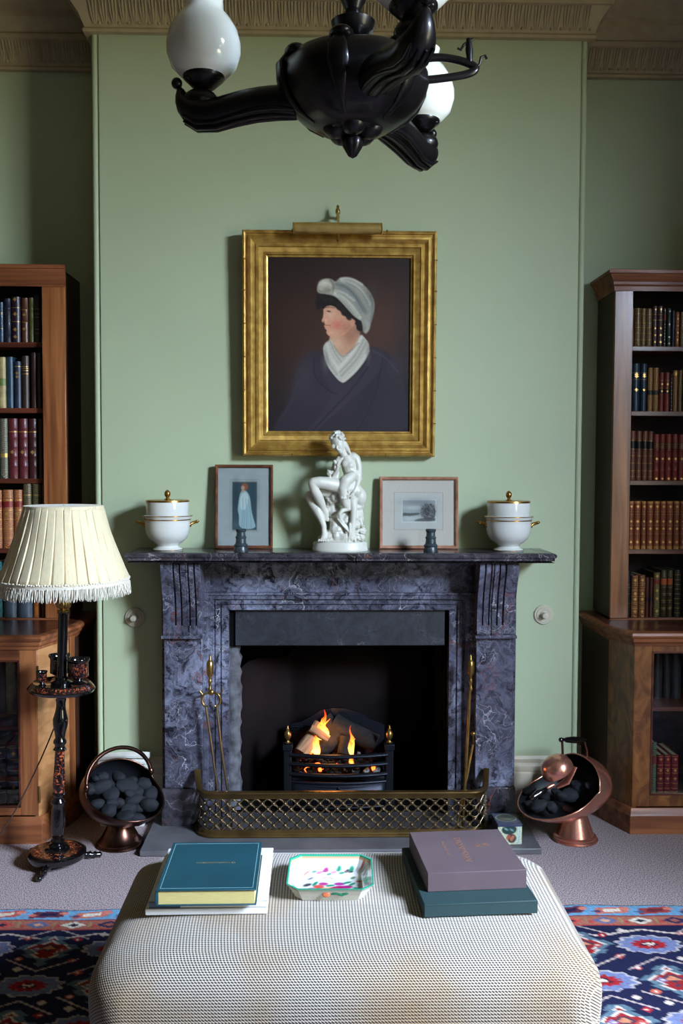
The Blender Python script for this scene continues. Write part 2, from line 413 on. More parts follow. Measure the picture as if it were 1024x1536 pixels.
cornice('trim_cornice_breast',[(-xb,.1,0),(-xb,0,0),(xb,0,0),(xb,.1,0)],[(-xb,xb,0)])

# ================================================================ CHIMNEYPIECE
MA=marble('purple_grey_marble',(28,26,34),(104,104,122),scale=2.3,rough=.22,big=(158,162,184),red=(128,62,48),redamt=.8)
MT=marble('mantel_top_marble',(24,22,26),(82,78,86),scale=1.6,rough=.16,veins=(190,180,180),red=(130,70,55))
SL=marble('slate_lintel',(24,25,30),(50,52,60),scale=2.0,rough=.5,veins=(110,110,115),red=(60,55,55),redamt=.2)
fp=thing('fireplace_surround','dark purple-grey veined marble chimneypiece around the burning fire','fireplace',(0,0,0))
# shelf
mb=MB()
prof=[(0,1.160),(-.012,1.160),(-.012,1.166),(.0,1.168),(.0,1.178),(.006,1.182),(.008,1.190),(.004,1.196),(-.004,1.200),(-.05,1.200)]
P=[(-.875,-.004,0),(-.875,-.262,0),(.885,-.262,0),(.885,-.004,0)]
mb.prism([(-.865,-.004),(.875,-.004),(.875,-.25),(-.865,-.25)][::-1],1.161,1.1995)
mb.sweep([(o,z) for o,z in prof]+[(-.05,1.160)],P[::1])
mb.build('mantel_shelf',MT,fp,True,smooth=30,fix=True,bevel=0)
# frieze, architrave
bx('frieze',(-.60,-.055,1.012),(.60,-.002,1.160),MA,fp,bevel=.001)
mb=MB()
# stepped architrave swept round the opening (profile: outward offset from opening, depth)
steps=[(.0,-.030),(.0,-.062),(.030,-.062),(.030,-.056),(.036,-.056),(.036,-.066),(.056,-.066),(.060,-.060),(.066,-.060),(.066,-.074),(.086,-.074),(.090,-.082),(.104,-.082),(.104,-.002),(.0,-.002)]
def arch(ix,iz,z0):
    # build as three mitred prisms
    n=len(steps)
    vs=[];fs=[]
    path=[(-1,z0,0),(-1,iz,1),(1,iz,1),(1,z0,0)]
    for (sx,z,c) in path:
        for o,y in steps:
            vs.append((sx*(ix+o),y,z+(o*.74 if c else 0)))
    for i in range(3):
        for k in range(n):
            k2=(k+1)%n; fs.append((i*n+k,(i+1)*n+k,(i+1)*n+k2,i*n+k2))
    fs.append(tuple(range(n)));fs.append(tuple(3*n+k for k in range(n))[::-1])
    mb.add(vs,fs)
arch(OX,OZ,.025)
mb.build('architrave',MA,fp,True,smooth=20,fix=True)
for s in (-1,1):
    a,b_=.582,.742
    mb=MB().box((s*a,-.150,.185),(s*b_,-.002,.835)).box((s*(b_-.012),-.135,.185),(s*(b_+.012),-.002,1.16))
    mb.build('pilaster',MA,fp,True,bevel=.002)
    bx('plinth_block',(s*(a-.008),-.162,.025),(s*(b_+.012),-.002,.185),MT,fp,bevel=.002)
    # scrolled corbel made of vertical reeds
    mb=MB()
    sc=[(-.002,.842),(-.165,.842),(-.170,.852),(-.166,.872),(-.166,.92),(-.172,.97),(-.186,1.02),(-.204,1.065),(-.222,1.10),(-.232,1.125),(-.232,1.15),(-.226,1.160),(-.002,1.160)]
    sc2=sc
    def reed(x0,x1,dep,z0=.842):
        pts=[(min(-.002,y+dep) if y<-.01 else y,max(z,z0)) for y,z in sc]
        mb.prism(pts,x0,x1,'x')
    w=b_-a+.004; x0=a-.002
    bands=[(0,.13,0),(.13,.17,.014),(.17,.29,.002),(.29,.33,.014),(.33,.385,.006),(.385,.50,.000),(.50,.54,.014),(.54,.655,.002),(.655,.695,.014),(.695,1,0)]
    for t0,t1,d in bands: 
        xx0,xx1=x0+t0*w,x0+t1*w
        if d>.01:
            mb.box((s*xx0,-.166,.842),(s*xx1,-.002,.885))
            reed(s*xx0,s*xx1,d,.842)
        else: reed(s*xx0,s*xx1,d)
    mb.box((s*(x0-.006),-.176,.830),(s*(x0+w+.006),-.002,.843))
    mb.build('corbel',MA,fp,True,smooth=30,fix=True,bevel=.0015)
# slate lintel and rough side cheeks
bx('lintel',(-.452,-.036,.775),(.462,-.002,.932),SL,fp,bevel=.002)
bx('lintel_return',(-.477,-.026,.770),(.477,-.001,.934),soot,fp,bevel=.001)
for s,nm in ((-1,'stone_cheek'),(1,'stone_cheek')):
    mb=MB()
    nz=34
    pr=random.Random(3+s)
    vs=[];fs=[]
    w0=.040 if s<0 else .012
    for i in range(nz):
        z=.03+(.745)*i/(nz-1)
        for (dx,y) in ((0,-.001),(w0*.5,-.004),(w0,.01),(w0+.004,.06),(0,.06)):
            j=pr.uniform(-.006,.006) if dx>0 else 0
            vs.append((s*(OX-dx+j),y+ (pr.uniform(-.004,.002) if dx>0 and y<.05 else 0),z))
    for i in range(nz-1):
        for k in range(5):
            k2=(k+1)%5; fs.append((i*5+k,(i+1)*5+k,(i+1)*5+k2,i*5+k2))
    fs.append((0,1,2,3,4));fs.append(tuple((nz-1)*5+k for k in range(5))[::-1])
    mb.add(vs,fs); mb.build(nm,roughstone if s<0 else soot,fp,True,smooth=60,fix=True)
# arched side plate of the fireback (left) and back plate
pl=[(-.46,.03),(-.46,.60),(-.445,.64),(-.41,.665),(-.36,.675),(-.31,.665),(-.27,.655),(-.24,.66),(-.20,.70),(-.16,.73),(-.10,.745),(.02,.75),(.30,.75),(.46,.75),(.46,.03)]
mb=MB(); vs=[];n=len(pl)
def yy(x): return .12+.22*min(1,max(0,(x+.46)/.26)) if x<0 else .34
for dy in (0,.012):
    for x,z in pl: vs.append((x,yy(x)+dy,z))
# strip quads from base line
base=[(x,yy(x),.03) for x,z in pl[1:-1]]
mb2=MB(); vv=[];ff=[]
top=pl[1:-1]
for x,z in top: vv+= [(x,yy(x),.03),(x,yy(x),z)]
for i in range(len(top)-1): ff.append((2*i,2*i+2,2*i+3,2*i+1))
mb2.add(vv,ff); mb2.build('fireback',iron_back,fp,True,smooth=60,solid=.012,fix=True)
# hearth slab
hs=pm('hearth_stone',(104,102,104),rough=.5,c2=(78,76,80),vscale=7)
tag(bx('hearth_slab',(-.80,-.42,0),(.81,.0,.025),hs,bevel=.004),'flat grey stone hearth slab under the brass fender','hearth')

# ================================================================ GRATE, LOGS, FIRE
CI=pm('cast_iron',(34,36,44),rough=.42,metal=.75,bump=.2,bscale=120)
BR=pm('aged_brass',(176,144,82),rough=.32,metal=.9,c2=(112,88,46),vscale=14)
BRS=pm('bright_brass',(214,182,108),rough=.34,metal=.8,var=.15,vscale=20)
STL=pm('steel_brass_rod',(178,160,124),rough=.28,metal=1,var=.15,vscale=15)
g=thing('fire_grate','black cast iron fire basket with brass urn finials holding burning logs','fire grate',(0,.05,.035))
GX=.225
for s in (-1,1):
    bx('post',(s*(GX-.017)-.0,-.018,.035),(s*(GX+.017),.018,.325),CI,g,bevel=.003)
    bx('post_cap',(s*(GX-.022),-.024,.305),(s*(GX+.022),.024,.332),CI,g,bevel=.002)
    mb=MB().box((s*(GX-.022),-.024,.035),(s*(GX+.022),.024,.085))
    for i in range(5): mb.tube([(s*GX-.018+i*.009,-.024,.04),(s*GX-.018+i*.009,-.024,.08)],.003,seg=6)
    mb.build('post_foot',CI,g,True,bevel=.002)
    MB().lathe([(.010,.332),(.014,.336),(.006,.343),(.006,.348),(.014,.358),(.016,.372),(.013,.384),(.006,.391),(.009,.396),(.004,.402),(.003,.412),(0,.414)],(s*GX,0,0),20).build('finial',BR,g,True,smooth=50)
def bow(z,y0=-.01,b=.035,x=GX-.012,n=14): return [( -x+2*x*i/n, y0-b*(1-(2*i/n-1)**2), z) for i in range(n+1)]
for z in (.285,.245,.20):
    MB().tube(bow(z),.0125,seg=8,flat=.75).build('front_bar',CI,g,True,smooth=50)
mb=MB(); 
pts=bow(0,b=.03); n=len(pts)
vs=[(x,y,z) for x,y,_ in pts for z in (.05,.165)]; fs=[(2*i,2*i+2,2*i+3,2*i+1) for i in range(n-1)]
mb.add(vs,fs); q=mb.build('ash_front',CI,g,True,smooth=50,solid=.008,fix=True)
mb=MB(); mb.tube(bow(.165,b=.033),.007,seg=8); mb.tube(bow(.055,b=.033),.007,seg=8); mb.tube(bow(.148,b=.034,x=GX-.035),.004,seg=6);mb.tube(bow(.07,b=.034,x=GX-.035),.004,seg=6)
for s in (-1,1):
    mb.ell((s*.13,-.032,.11),(.02,.008,.014),seg=14)
mb.ell((0,-.048,.145),(.007,.005,.007)); mb.build('ash_front_moulding',CI,g,True,smooth=60)
bx('basket_floor',(-GX+.02,-.01,.17),(GX-.02,.19,.185),CI,g)
# arched back plate
bp=[(-.215,.05),(.215,.05),(.215,.36),(.20,.372),(.16,.385),(.10,.42),(.04,.44),(-.02,.443),(-.08,.432),(-.13,.40),(-.165,.38),(-.215,.368)]
mb=MB().prism(bp,.185,.20,'y'); 
mb.box((-.22,.175,.33),(-.10,.19,.335)); mb.box((-.22,.175,.355),(-.10,.19,.362))
for i in range(10): mb.box((-.215+i*.011,.178,.338),(-.209+i*.011,.188,.352))
mb.build('back_plate',CI,g,True,fix=True)
for s in (-1,1): bx('side_plate',(s*(GX-.008),0.02,.19),(s*(GX+.008),.19,.30),CI,g)
bark=pm('charred_log',(30,25,25),rough=.95,c2=(9,8,8),vscale=30,bump=1.0,bscale=60)
logw=pm('pale_dry_log',(176,138,104),rough=.9,c2=(88,60,42),vscale=1,stretch=(60,60,4),bump=.8,bscale=2)
ashm=pm('ash',(160,155,152),rough=1,c2=(44,40,40),vscale=60,bump=.6,bscale=80)
def log(name,a,b,r,mat,label,seed):
    a=Vector(a);b=Vector(b);n=12;seg=20;L_=(b-a).length
    z=(b-a).normalized(); x=z.cross(Vector((0,1,0))).normalized(); y=z.cross(x)
    vs=[];fs=[]
    for i in range(n+1):
        t=i/n
        for k in range(seg):
            an=2*PI*k/seg
            d=Vector((math.cos(an),math.sin(an),t*2))
            rr=r*(1+.16*mnoise.noise(d*1.3+Vector((seed,0,0)))+.06*mnoise.noise(Vector((math.cos(an)*6,math.sin(an)*6,t*2+seed))))
            vs.append(Vector((math.cos(an)*rr,math.sin(an)*rr,(t-.5)*L_)))
    for i in range(n):
        for k in range(seg): k2=(k+1)%seg; fs.append((i*seg+k,i*seg+k2,(i+1)*seg+k2,(i+1)*seg+k))
    fs.append(tuple(range(seg))[::-1]); fs.append(tuple(n*seg+k for k in range(seg)))
    o=MB().add(vs,fs).build(name,mat,smooth=50)
    o.matrix_world=Matrix.Translation((a+b)/2)@Matrix((x,y,z)).transposed().to_4x4()
    return tag(o,label,'log')
log('log',(-.17,.035,.275),(-.085,.13,.375),.034,logw,'pale split log leaning at the left of the fire, bark still unburnt',1)
log('log',(-.125,.06,.385),(-.045,.055,.335),.018,logw,'short pale log lying across the top of the pale leaning log',5)
log('log',(-.02,.15,.385),(.17,.10,.30),.040,bark,'long charred log sloping down to the right edge of the grate',2)
log('log',(-.09,.10,.285),(.06,.13,.315),.036,bark,'blackened log lying low across the middle of the fire',3)
log('log',(.03,.05,.265),(.045,.08,.335),.034,bark,'grey ashy log stump standing in the middle of the grate',4)
log('log',(-.06,.16,.40),(.01,.13,.33),.036,bark,'blackened log upright at the back centre behind the flames',6)
# ember bed
mb=MB(); rr=random.Random(5)
emb=pm('glowing_ember',(60,15,5),rough=1,emis=(255,90,30),es=7)
for i in range(210):
    x=rr.uniform(-.19,.19); y=rr.uniform(.0,.15); z=.20+rr.uniform(0,.055)
    if y<.03: z=.195+rr.uniform(0,.03)
    mi=0
    if rr.random()<.14: mi=1
    if z>.21 and rr.random()<.06: mi=2
    mb.ell((x,y,z),(rr.uniform(.008,.018),rr.uniform(.008,.016),rr.uniform(.006,.012)),seg=7,rings=5,mi=mi,nz=.3,seed=i)
tag(mb.build('ember_bed',[bark,ashm,emb],smooth=0),'bed of ash and glowing embers behind the front bars of the grate','embers',kind='stuff')
# flames
def flamemat():
    m=bpy.data.materials.new('flame'); m.use_nodes=True; nt=m.node_tree;N=nt.nodes;L=nt.links; N.clear()
    out=N.new('ShaderNodeOutputMaterial'); mix=N.new('ShaderNodeMixShader'); tr=N.new('ShaderNodeBsdfTransparent'); em=N.new('ShaderNodeEmission')
    tc=N.new('ShaderNodeTexCoord'); sp=N.new('ShaderNodeSeparateXYZ'); L.new(tc.outputs['Generated'],sp.inputs[0])
    r=N.new('ShaderNodeValToRGB'); e=r.color_ramp.elements; e[0].color=(1,.50,.12,1); e[1].color=(.8,.06,.01,1); e[1].position=.85
    k=e.new(.45); k.color=(1,.20,.02,1)
    L.new(sp.outputs['Z'],r.inputs[0]); L.new(r.outputs[0],em.inputs['Color']); em.inputs['Strength'].default_value=7
    f=N.new('ShaderNodeMapRange'); f.inputs['From Min'].default_value=.15; f.inputs['From Max'].default_value=1.0; f.inputs['To Min'].default_value=.95; f.inputs['To Max'].default_value=.04; L.new(sp.outputs['Z'],f.inputs['Value'])
    lw=N.new('ShaderNodeLayerWeight'); lw.inputs['Blend'].default_value=.35; inv=N.new('ShaderNodeMath'); inv.operation='SUBTRACT'; inv.inputs[0].default_value=1; L.new(lw.outputs['Facing'],inv.inputs[1])
    n=N.new('ShaderNodeTexNoise'); n.inputs['Scale'].default_value=6; mp=N.new('ShaderNodeMapping'); mp.inputs['Scale'].default_value=(3,3,.8); L.new(tc.outputs['Generated'],mp.inputs[0]); L.new(mp.outputs[0],n.inputs['Vector'])
    nr=N.new('ShaderNodeMapRange'); nr.inputs['From Min'].default_value=.35; nr.inputs['From Max'].default_value=.6; nr.inputs['To Min'].default_value=.25; L.new(n.outputs['Fac'],nr.inputs['Value'])
    mu=N.new('ShaderNodeMath'); mu.operation='MULTIPLY'; L.new(f.outputs[0],mu.inputs[0]); L.new(inv.outputs[0],mu.inputs[1])
    mu2=N.new('ShaderNodeMath'); mu2.operation='MULTIPLY'; L.new(mu.outputs[0],mu2.inputs[0]); L.new(nr.outputs[0],mu2.inputs[1])
    L.new(mu2.outputs[0],mix.inputs[0]); L.new(tr.outputs[0],mix.inputs[1]); L.new(em.outputs[0],mix.inputs[2]); L.new(mix.outputs[0],out.inputs[0])
    return m
FL=flamemat()
def flame(base,h,w,bend,label,seed):
    mb=MB(); rr=random.Random(seed)
    for j in range(3):
        bxo=rr.uniform(-w*.5,w*.5); hh=h*(1 if j==0 else rr.uniform(.5,.8)); ww=w*(1 if j==0 else .7)
        pts=[];rs=[]
        for i in range(14):
            t=i/13
            pts.append((base[0]+bxo*(1-t*.4)+bend*t*t+.012*math.sin(t*7+seed+j*2)*t,base[1]+rr.uniform(-.002,.002)+j*.012,base[2]+hh*t))
            rs.append(max(.0008,ww*(.55+.6*math.sin(PI*min(1,t*1.3+.15)))*(1-t)**.7))
        mb.tube(pts,rs,seg=12)
    tag(mb.build('flame',FL,smooth=180),label,'flame')
flame((-.105,.050,.27),.13,.018,.0,'small yellow flame licking up the pale log at the left',2)
flame((-.070,.085,.33),.135,.026,.015,'tall orange flame rising above the pale logs',3)
flame((.062,.03,.22),.055,.012,.0,'low orange flame glowing between the front bars',8)
flame((.052,.038,.27),.135,.017,.01,'thin red-orange flame in front of the charred log',5)
# ================================================================ BOOKCASES
WD=wood('walnut_light',(120,66,36),(176,112,66),scale=(34,34,1.8))
WC=wood('walnut_burr',(104,60,30),(160,104,54),scale=(14,14,7),figure=2.2)
WP=wood('walnut_lit_panel',(166,112,66),(198,142,92),scale=(10,10,26),figure=.8)  # lit copy of the walnut: light falling on the left cant, put into colour
WR=wood('walnut_red_dark',(74,34,22),(112,56,38),scale=(1.6,34,34))
WH=wood('walnut_horizontal',(116,62,36),(170,104,62),scale=(1.8,34,34),rough=.5,coat=.03)
WI=pm('case_interior',(50,30,24),rough=.7,var=.3,vscale=8)
WS=pm('case_side_dark',(66,38,26),rough=.5,var=.3,vscale=6,stretch=(10,10,1))
def glassmat():
    m,nt,b=newmat('cabinet_glass'); N=nt.nodes;L=nt.links; N.remove(b)
    out=[n for n in N if n.type=='OUTPUT_MATERIAL'][0]
    tr=N.new('ShaderNodeBsdfTransparent'); tr.inputs[0].default_value=(.92,.94,.93,1); gl=N.new('ShaderNodeBsdfGlossy'); gl.inputs['Roughness'].default_value=.03
    lw=N.new('ShaderNodeLayerWeight'); lw.inputs[0].default_value=.5; pw_=N.new('ShaderNodeMath'); pw_.operation='POWER'; pw_.inputs[1].default_value=4; L.new(lw.outputs['Facing'],pw_.inputs[0]); fr=N.new('ShaderNodeMath'); fr.operation='ADD'; fr.inputs[1].default_value=.035; L.new(pw_.outputs[0],fr.inputs[0]); mx=N.new('ShaderNodeMixShader')
    L.new(fr.outputs[0],mx.inputs[0]);L.new(tr.outputs[0],mx.inputs[1]);L.new(gl.outputs[0],mx.inputs[2]);L.new(mx.outputs[0],out.inputs[0]); return m
GL=glassmat()
XE=2.12
ZS=[2.105,1.812,1.497,1.182,.868]
def bookcase(s,fy,sx,label,lowshelf,pane_z):
    """s side; fy lower front y; sx |x| of the cant corner"""
    rt=thing('bookcase',label,'bookcase',(s*1.65,.1,0))
    def B(nm,a,b,m,bev=.002): return bx(nm,(s*a[0],a[1],a[2]),(s*b[0],b[1],b[2]),m,rt,bevel=bev)
    ux=1.235 if s>0 else 1.215   # upper side
    fyu=.125
    yb=YB-.012
    B('case_side',(ux,fyu+.015,.87),(ux+.02,yb,2.40),WS); B('case_side',(XE-.02,fyu,.87),(XE,yb,2.40),WS)
    B('case_back',(ux+.02,yb-.012,.05),(XE-.02,yb,2.40),WI,0)
    si=1.317
    B('stile',(ux-.0,fyu-.006,.87),(si,fyu+.016,2.372),WD); B('stile',(XE-.10,fyu-.006,.87),(XE,fyu+.016,2.372),WD)
    B('top_rail',(ux,fyu-.004,2.350),(XE,fyu+.016,2.41),WH,.001)
    B('case_top',(ux,fyu,2.40),(XE,yb,2.415),WS,0)
    # cornice
    prof=[(0,-.05),(.006,-.05),(.006,-.030),(.012,-.022),(.012,-.010),(.026,.012),(.030,.022),(.038,.024),(.038,.038),(.030,.042),(0,.042)]
    z=2.395
    path=[(s*ux,yb,z),(s*ux,fyu-.006,z),(s*XE,fyu-.006,z)] if s>0 else [(s*(ux-.004),fyu-.006,z),(s*XE,fyu-.006,z)]
    if s<0: path=path[::-1]
    mb=MB(); mb.sweep(prof,path); 
    mb.build('cornice',WH,rt,True,smooth=25,fix=True)
    for zt in ZS:
        B('shelf',(ux+.02,fyu+.028,zt-.022),(XE-.02,yb-.012,zt),WR,.002)
    B('bottom_rail',(ux,fyu-.003,.862),(XE,fyu+.016,.892) if False else (XE,fyu+.016,.868),WH,.001)
    # lower cabinet, canted corner
    bxs=1.185 if s>0 else 1.165
    cy=-.035 if s>0 else 0.0
    foot=[(XE,yb),(bxs,yb),(bxs,cy),(sx,fy),(XE,fy)]
    def P(pts): return [(s*x,y) for x,y in pts]
    mb=MB(); cs=[(bxs+.015,yb),(bxs,yb),(bxs,cy),(bxs+.018,cy+.002)]
    mb.prism(P(cs),.09,.83,'z'); mb.build('side_panel',WS,rt,True,fix=True,smooth=0)
    # canted panel with rails
    d=Vector((sx-bxs,fy-cy)); Lc=d.length; d.normalize(); nrm=Vector((-d.y*-1,d.x*-1))
    nrm=Vector((d.y,-d.x)); 
    if nrm.x>0: nrm=-nrm
    def cant(t0,t1,z0,z1,o0,o1,mat,nm):
        a=Vector((bxs,cy))+d*t0;b=Vector((bxs,cy))+d*t1
        q=[a+nrm*o1,b+nrm*o1,b+nrm*o0,a+nrm*o0]
        MB().prism(P([tuple(v) for v in q]),z0,z1,'z').build(nm,mat,rt,True,fix=True,bevel=.0015)
    cant(0,Lc,.09,.835,-.02,0,WP if s<0 else WC,'canted_panel')
    if s<0: cant(0,.035,.09,.835,0,.010,WD,'canted_stile')
    # ledge moulding round cabinet
    prof=[(0,-.045),(.006,-.045),(.008,-.034),(.016,-.026),(.020,-.012),(.030,-.006),(.034,.002),(.030,.012),(.018,.016),(0,.016)]
    path=[(s*bxs,yb,.848),(s*bxs,cy,.848),(s*sx,fy,.848),(s*XE,fy,.848)]
    if s<0: path=path[::-1]
    mb=MB(); mb.sweep(prof,path); mb.build('ledge_moulding',WH,rt,True,smooth=25,fix=True)
    MB().prism(P(foot),.83,.864,'z').build('ledge_top',WR,rt,True,fix=True,smooth=0)
    prof=[(0,0),(.020,0),(.020,.078),(.015,.086),(.012,.10),(.006,.108),(0,.108)]
    path=[(p[0],p[1],0) for p in path]
    mb=MB(); mb.sweep(prof,path); mb.build('plinth',WH,rt,True,smooth=25,fix=True)
    MB().prism(P(foot),.07,.09,'z').build('cabinet_floor',WI,rt,True,fix=True,smooth=0)
    B('cabinet_shelf',(bxs+.06,fy+.06,lowshelf-.018),(XE-.02,yb,lowshelf),WR)
    # door frame
    xd0,xd1=sx+.003,XE-.35
    xi=sx+.075
    top=.828; z0,z1=pane_z
    mb=MB(); mb.box((s*xd0,fy,.112),(s*xi,fy+.022,top)).box((s*(xd1-.075),fy,.112),(s*xd1,fy+.022,top))
    mb.box((s*xi,fy+.0005,z1),(s*(xd1-.075),fy+.022,top),1).box((s*xi,fy+.0005,.112),(s*(xd1-.075),fy+.022,z0),1)
    dr=mb.build('door',[WC if s>0 else WD,WH if s<0 else WC],rt,True,bevel=.002)
    mb=MB().box((s*(xi-.002),fy-.003,z0-.004),(s*(xi+.006),fy+.01,z1+.004)).box((s*xi,fy-.003,z1-.004),(s*(xd1-.075),fy+.01,z1+.004)).box((s*xi,fy-.003,z0-.004),(s*(xd1-.075),fy+.01,z0+.004)); mb.build('glazing_bead',WR,dr,True,bevel=.001)
    bx('glass_pane',(s*xi,fy+.010,z0),(s*(xd1-.075),fy+.013,z1),GL,dr,bevel=0)
    B('cabinet_front',(xd1,fy,.09),(XE,fy+.022,.83),WD)
    if s<0:
        for zz in (.20,.70): bx('hinge',(s*(sx+.001),fy-.004,zz-.035),(s*(sx-.005),fy+.004,zz+.035),BR,rt,bevel=.001)
    return rt
bcL=bookcase(-1,-.265,1.240,'walnut bookcase behind the standard lamp, left of the fireplace',.47,(.150,.755))
bcR=bookcase(1,-.195,1.247,'walnut bookcase beside the polished copper scuttle, right of the fireplace',.525,(.165,.775))

# ================================================================ BOOKS
_lm={}
def leather(c,rough=.42):
    k=(c,rough)
    if k not in _lm: _lm[k]=pm('book_leather',c,rough=rough,var=.28,vscale=35,coat=.15)
    return _lm[k]
def ornate(c,g=(190,150,80),sc=260):
    k=('o',c,g,sc)
    if k in _lm: return _lm[k]
    m,nt,b=newmat('tooled_leather');N=nt.nodes;L=nt.links
    tc=N.new('ShaderNodeTexCoord'); v=N.new('ShaderNodeTexVoronoi'); v.feature='DISTANCE_TO_EDGE'; v.inputs['Scale'].default_value=sc; L.new(tc.outputs['Object'],v.inputs['Vector'])
    w=N.new('ShaderNodeTexWave'); w.wave_type='RINGS'; w.inputs['Scale'].default_value=sc*.22; w.inputs['Distortion'].default_value=9; L.new(tc.outputs['Object'],w.inputs['Vector'])
    q=N.new('ShaderNodeMapRange'); q.inputs['From Min'].default_value=.5; q.inputs['From Max'].default_value=.75; L.new(w.outputs['Fac'],q.inputs['Value'])
    mx=N.new('ShaderNodeMix'); mx.data_type='RGBA'; mx.inputs['A'].default_value=rgba(c); mx.inputs['B'].default_value=rgba(g); 
    mu=N.new('ShaderNodeMath'); mu.operation='MULTIPLY'; mu.inputs[1].default_value=.75; L.new(q.outputs[0],mu.inputs[0]); L.new(mu.outputs[0],mx.inputs['Factor'])
    L.new(mx.outputs['Result'],b.inputs['Base Color']); b.inputs['Roughness'].default_value=.4; b.inputs['Coat Weight'].default_value=.15
    _lm[k]=m; return m
GILT=pm('gilt_tooling',(206,164,92),rough=.35,metal=.6)
SILV=pm('pale_tooling',(200,196,180),rough=.4,metal=.3)
PAGE=pm('book_pages',(196,182,146),rough=.85,var=.15,vscale=200,stretch=(1,1,1))
def book(w,h,d,base,rows=(),dia=(),lab=None,orn=None,hub=(),gold=GILT,flat=False,pale_edge=False):
    """standing book, spine to -y. rows=[(t0,t1)] gold lines; lab=[(t0,t1,material)]; hub=raised bands; t measured down from top (0..1)"""
    mats=[orn or base,PAGE,gold,base]; extra={}
    for (a,b,c) in (lab or []):
        if c not in extra: extra[c]=len(mats); mats.append(c)
    cuts={0.0,1.0}
    for a,b in rows: cuts|={a,b}
    for a,b,c in (lab or []): cuts|={a,b}
    for t in hub: cuts|={max(0,t-.008),t,min(1,t+.008)}
    cuts=sorted(cuts)
    ns=8; mb=MB(); bulge=w*(.06 if flat else .28)
    pr=[(-w/2+w*i/ns, -bulge*math.sin(PI*i/ns)**.7 if 0<i<ns else 0) for i in range(ns+1)]
    def ring(t,ex):
        return [(x*(1+ex*.02/w*0),y-ex,h*(1-t)) for x,y in pr]
    vs=[];
    for t in cuts:
        ex=.0012 if any(abs(t-q)<1e-6 for q in hub) else 0
        vs+=ring(t,ex)
    fs=[];mi=[]
    for r in range(len(cuts)-1):
        tm=(cuts[r]+cuts[r+1])/2; m_=0
        for a,b,c in (lab or []):
            if a<=tm<=b: m_=extra[c]
        for a,b in rows:
            if a<=tm<=b: m_=2
        for i in range(ns):
            a=r*(ns+1)+i; fs.append((a,a+ns+1,a+ns+2,a+1)); mi.append(m_)
    mb.add(vs,fs,mi)
    # boards and page block
    bt=.0028
    mb.box((-w/2,0,0),(-w/2+bt,d,h),3); mb.box((w/2-bt,0,0),(w/2,d,h),3)
    mb.box((-w/2+bt,.002,.004),(w/2-bt,d-.005,h-.004),1)
    # spine caps
    for z,fl in ((0,0),(h,1)):
        p=[(x,y,z) for x,y in pr]; n=len(p); f=tuple(range(n)); mb.add(p,[f if not fl else f[::-1]],3)
    for t in dia:
        z=h*(1-t); q=min(w*.22,.008); y=-bulge-.0008
        mb.add([(0,y,z-q*1.2),(q,y+.0012,z),(0,y,z+q*1.2),(-q,y+.0012,z)],[(0,1,2,3)],2)
        mb.add([(0,y,z-q*.5),(q*1.5,y+.002,z),(0,y,z+q*.5),(-q*1.5,y+.002,z)],[(0,1,2,3)],2)
    return mb,mats
BL=pm('label_black',(16,16,18),rough=.4); RD=pm('label_red',(128,34,30),rough=.4); OR=pm('label_orange',(188,88,40),rough=.5)
WB=pm('jacket_white',(206,206,200),rough=.5)
def lines(*t,th=.010): return [(x,x+th) for x in t]
def put(spec,xc,zb,yf,label,grp,name='book',lean=0,d=.19):
    w,h,kw=spec
    mb,mats=book(w,h,d,**kw)
    o=mb.build(name,mats,smooth=40); o.location=(xc,yf,zb)
    if lean: o.rotation_euler=(0,lean,0)
    return tag(o,label,'book',grp)
K=331.0
def shelf_row(s,xpx,zb,yf,rows,where,grp,k=K,cx=479.5,far=False):
    """rows: (x0px,x1px,top px,bottom px,desc,kw)"""
    for n,(x0,x1,tp,bt,desc,kw) in enumerate(rows):
        w=(x1-x0)/k-.0015; h=(bt-tp)/k; xc=((x0+x1)/2-cx)/k-.085
        put((w,h,kw),xc,zb,yf,desc+', '+where[n],grp)
ordn=['first','second','third','fourth','fifth','sixth','seventh','eighth','ninth','tenth','eleventh','twelfth']
def wh(n,side,shelf,rev=False):
    o=[]
    for i in range(n):
        j=n-1-i if rev else i
        o.append(f'{ordn[j]} from the inner end of {shelf}')
    return o
def zx(a,sc,x0=0): return a/sc+x0
# ---- left case (positions listed left to right, inner end is the right end)
def conv(lst,sc,x0,y0,bot):
    return [(a/sc+x0,b/sc+x0,t/sc+y0,bot/sc+y0,desc,kw) for a,b,t,desc,kw in lst]
def L_(c,**k): return dict(base=leather(c),**k)
S='the left case'
navy=(24,44,72); 
r1=conv([(-48,14,150,'blue cloth book with gilt lines',L_((30,70,104),rows=lines(.25,.29,.65))),
 (18,80,150,'blue cloth book with paired gilt lines',L_((30,70,104),rows=lines(.25,.29,.65))),
 (84,160,110,'dull navy book with faint ribs',L_((30,40,62),hub=(.2,.26,.85))),
 (164,263,92,'dark purple book with four gold ornaments',L_((44,22,48),dia=(.06,.38,.72,.88),rows=lines(.235,.54))),
 (270,346,103,'brown leather book with gold ornaments',L_((98,52,34),dia=(.38,.7),rows=lines(.26,.54),hub=(.26,.54))),
 (350,406,100,'olive green book with faint ribs',L_((84,84,34),hub=(.2,.3,.5))),
 (410,476,66,'near-black ribbed book',L_((34,32,28),rows=lines(.30,.40,.47,.72,.8,th=.006)))],7.31,0,430,580)
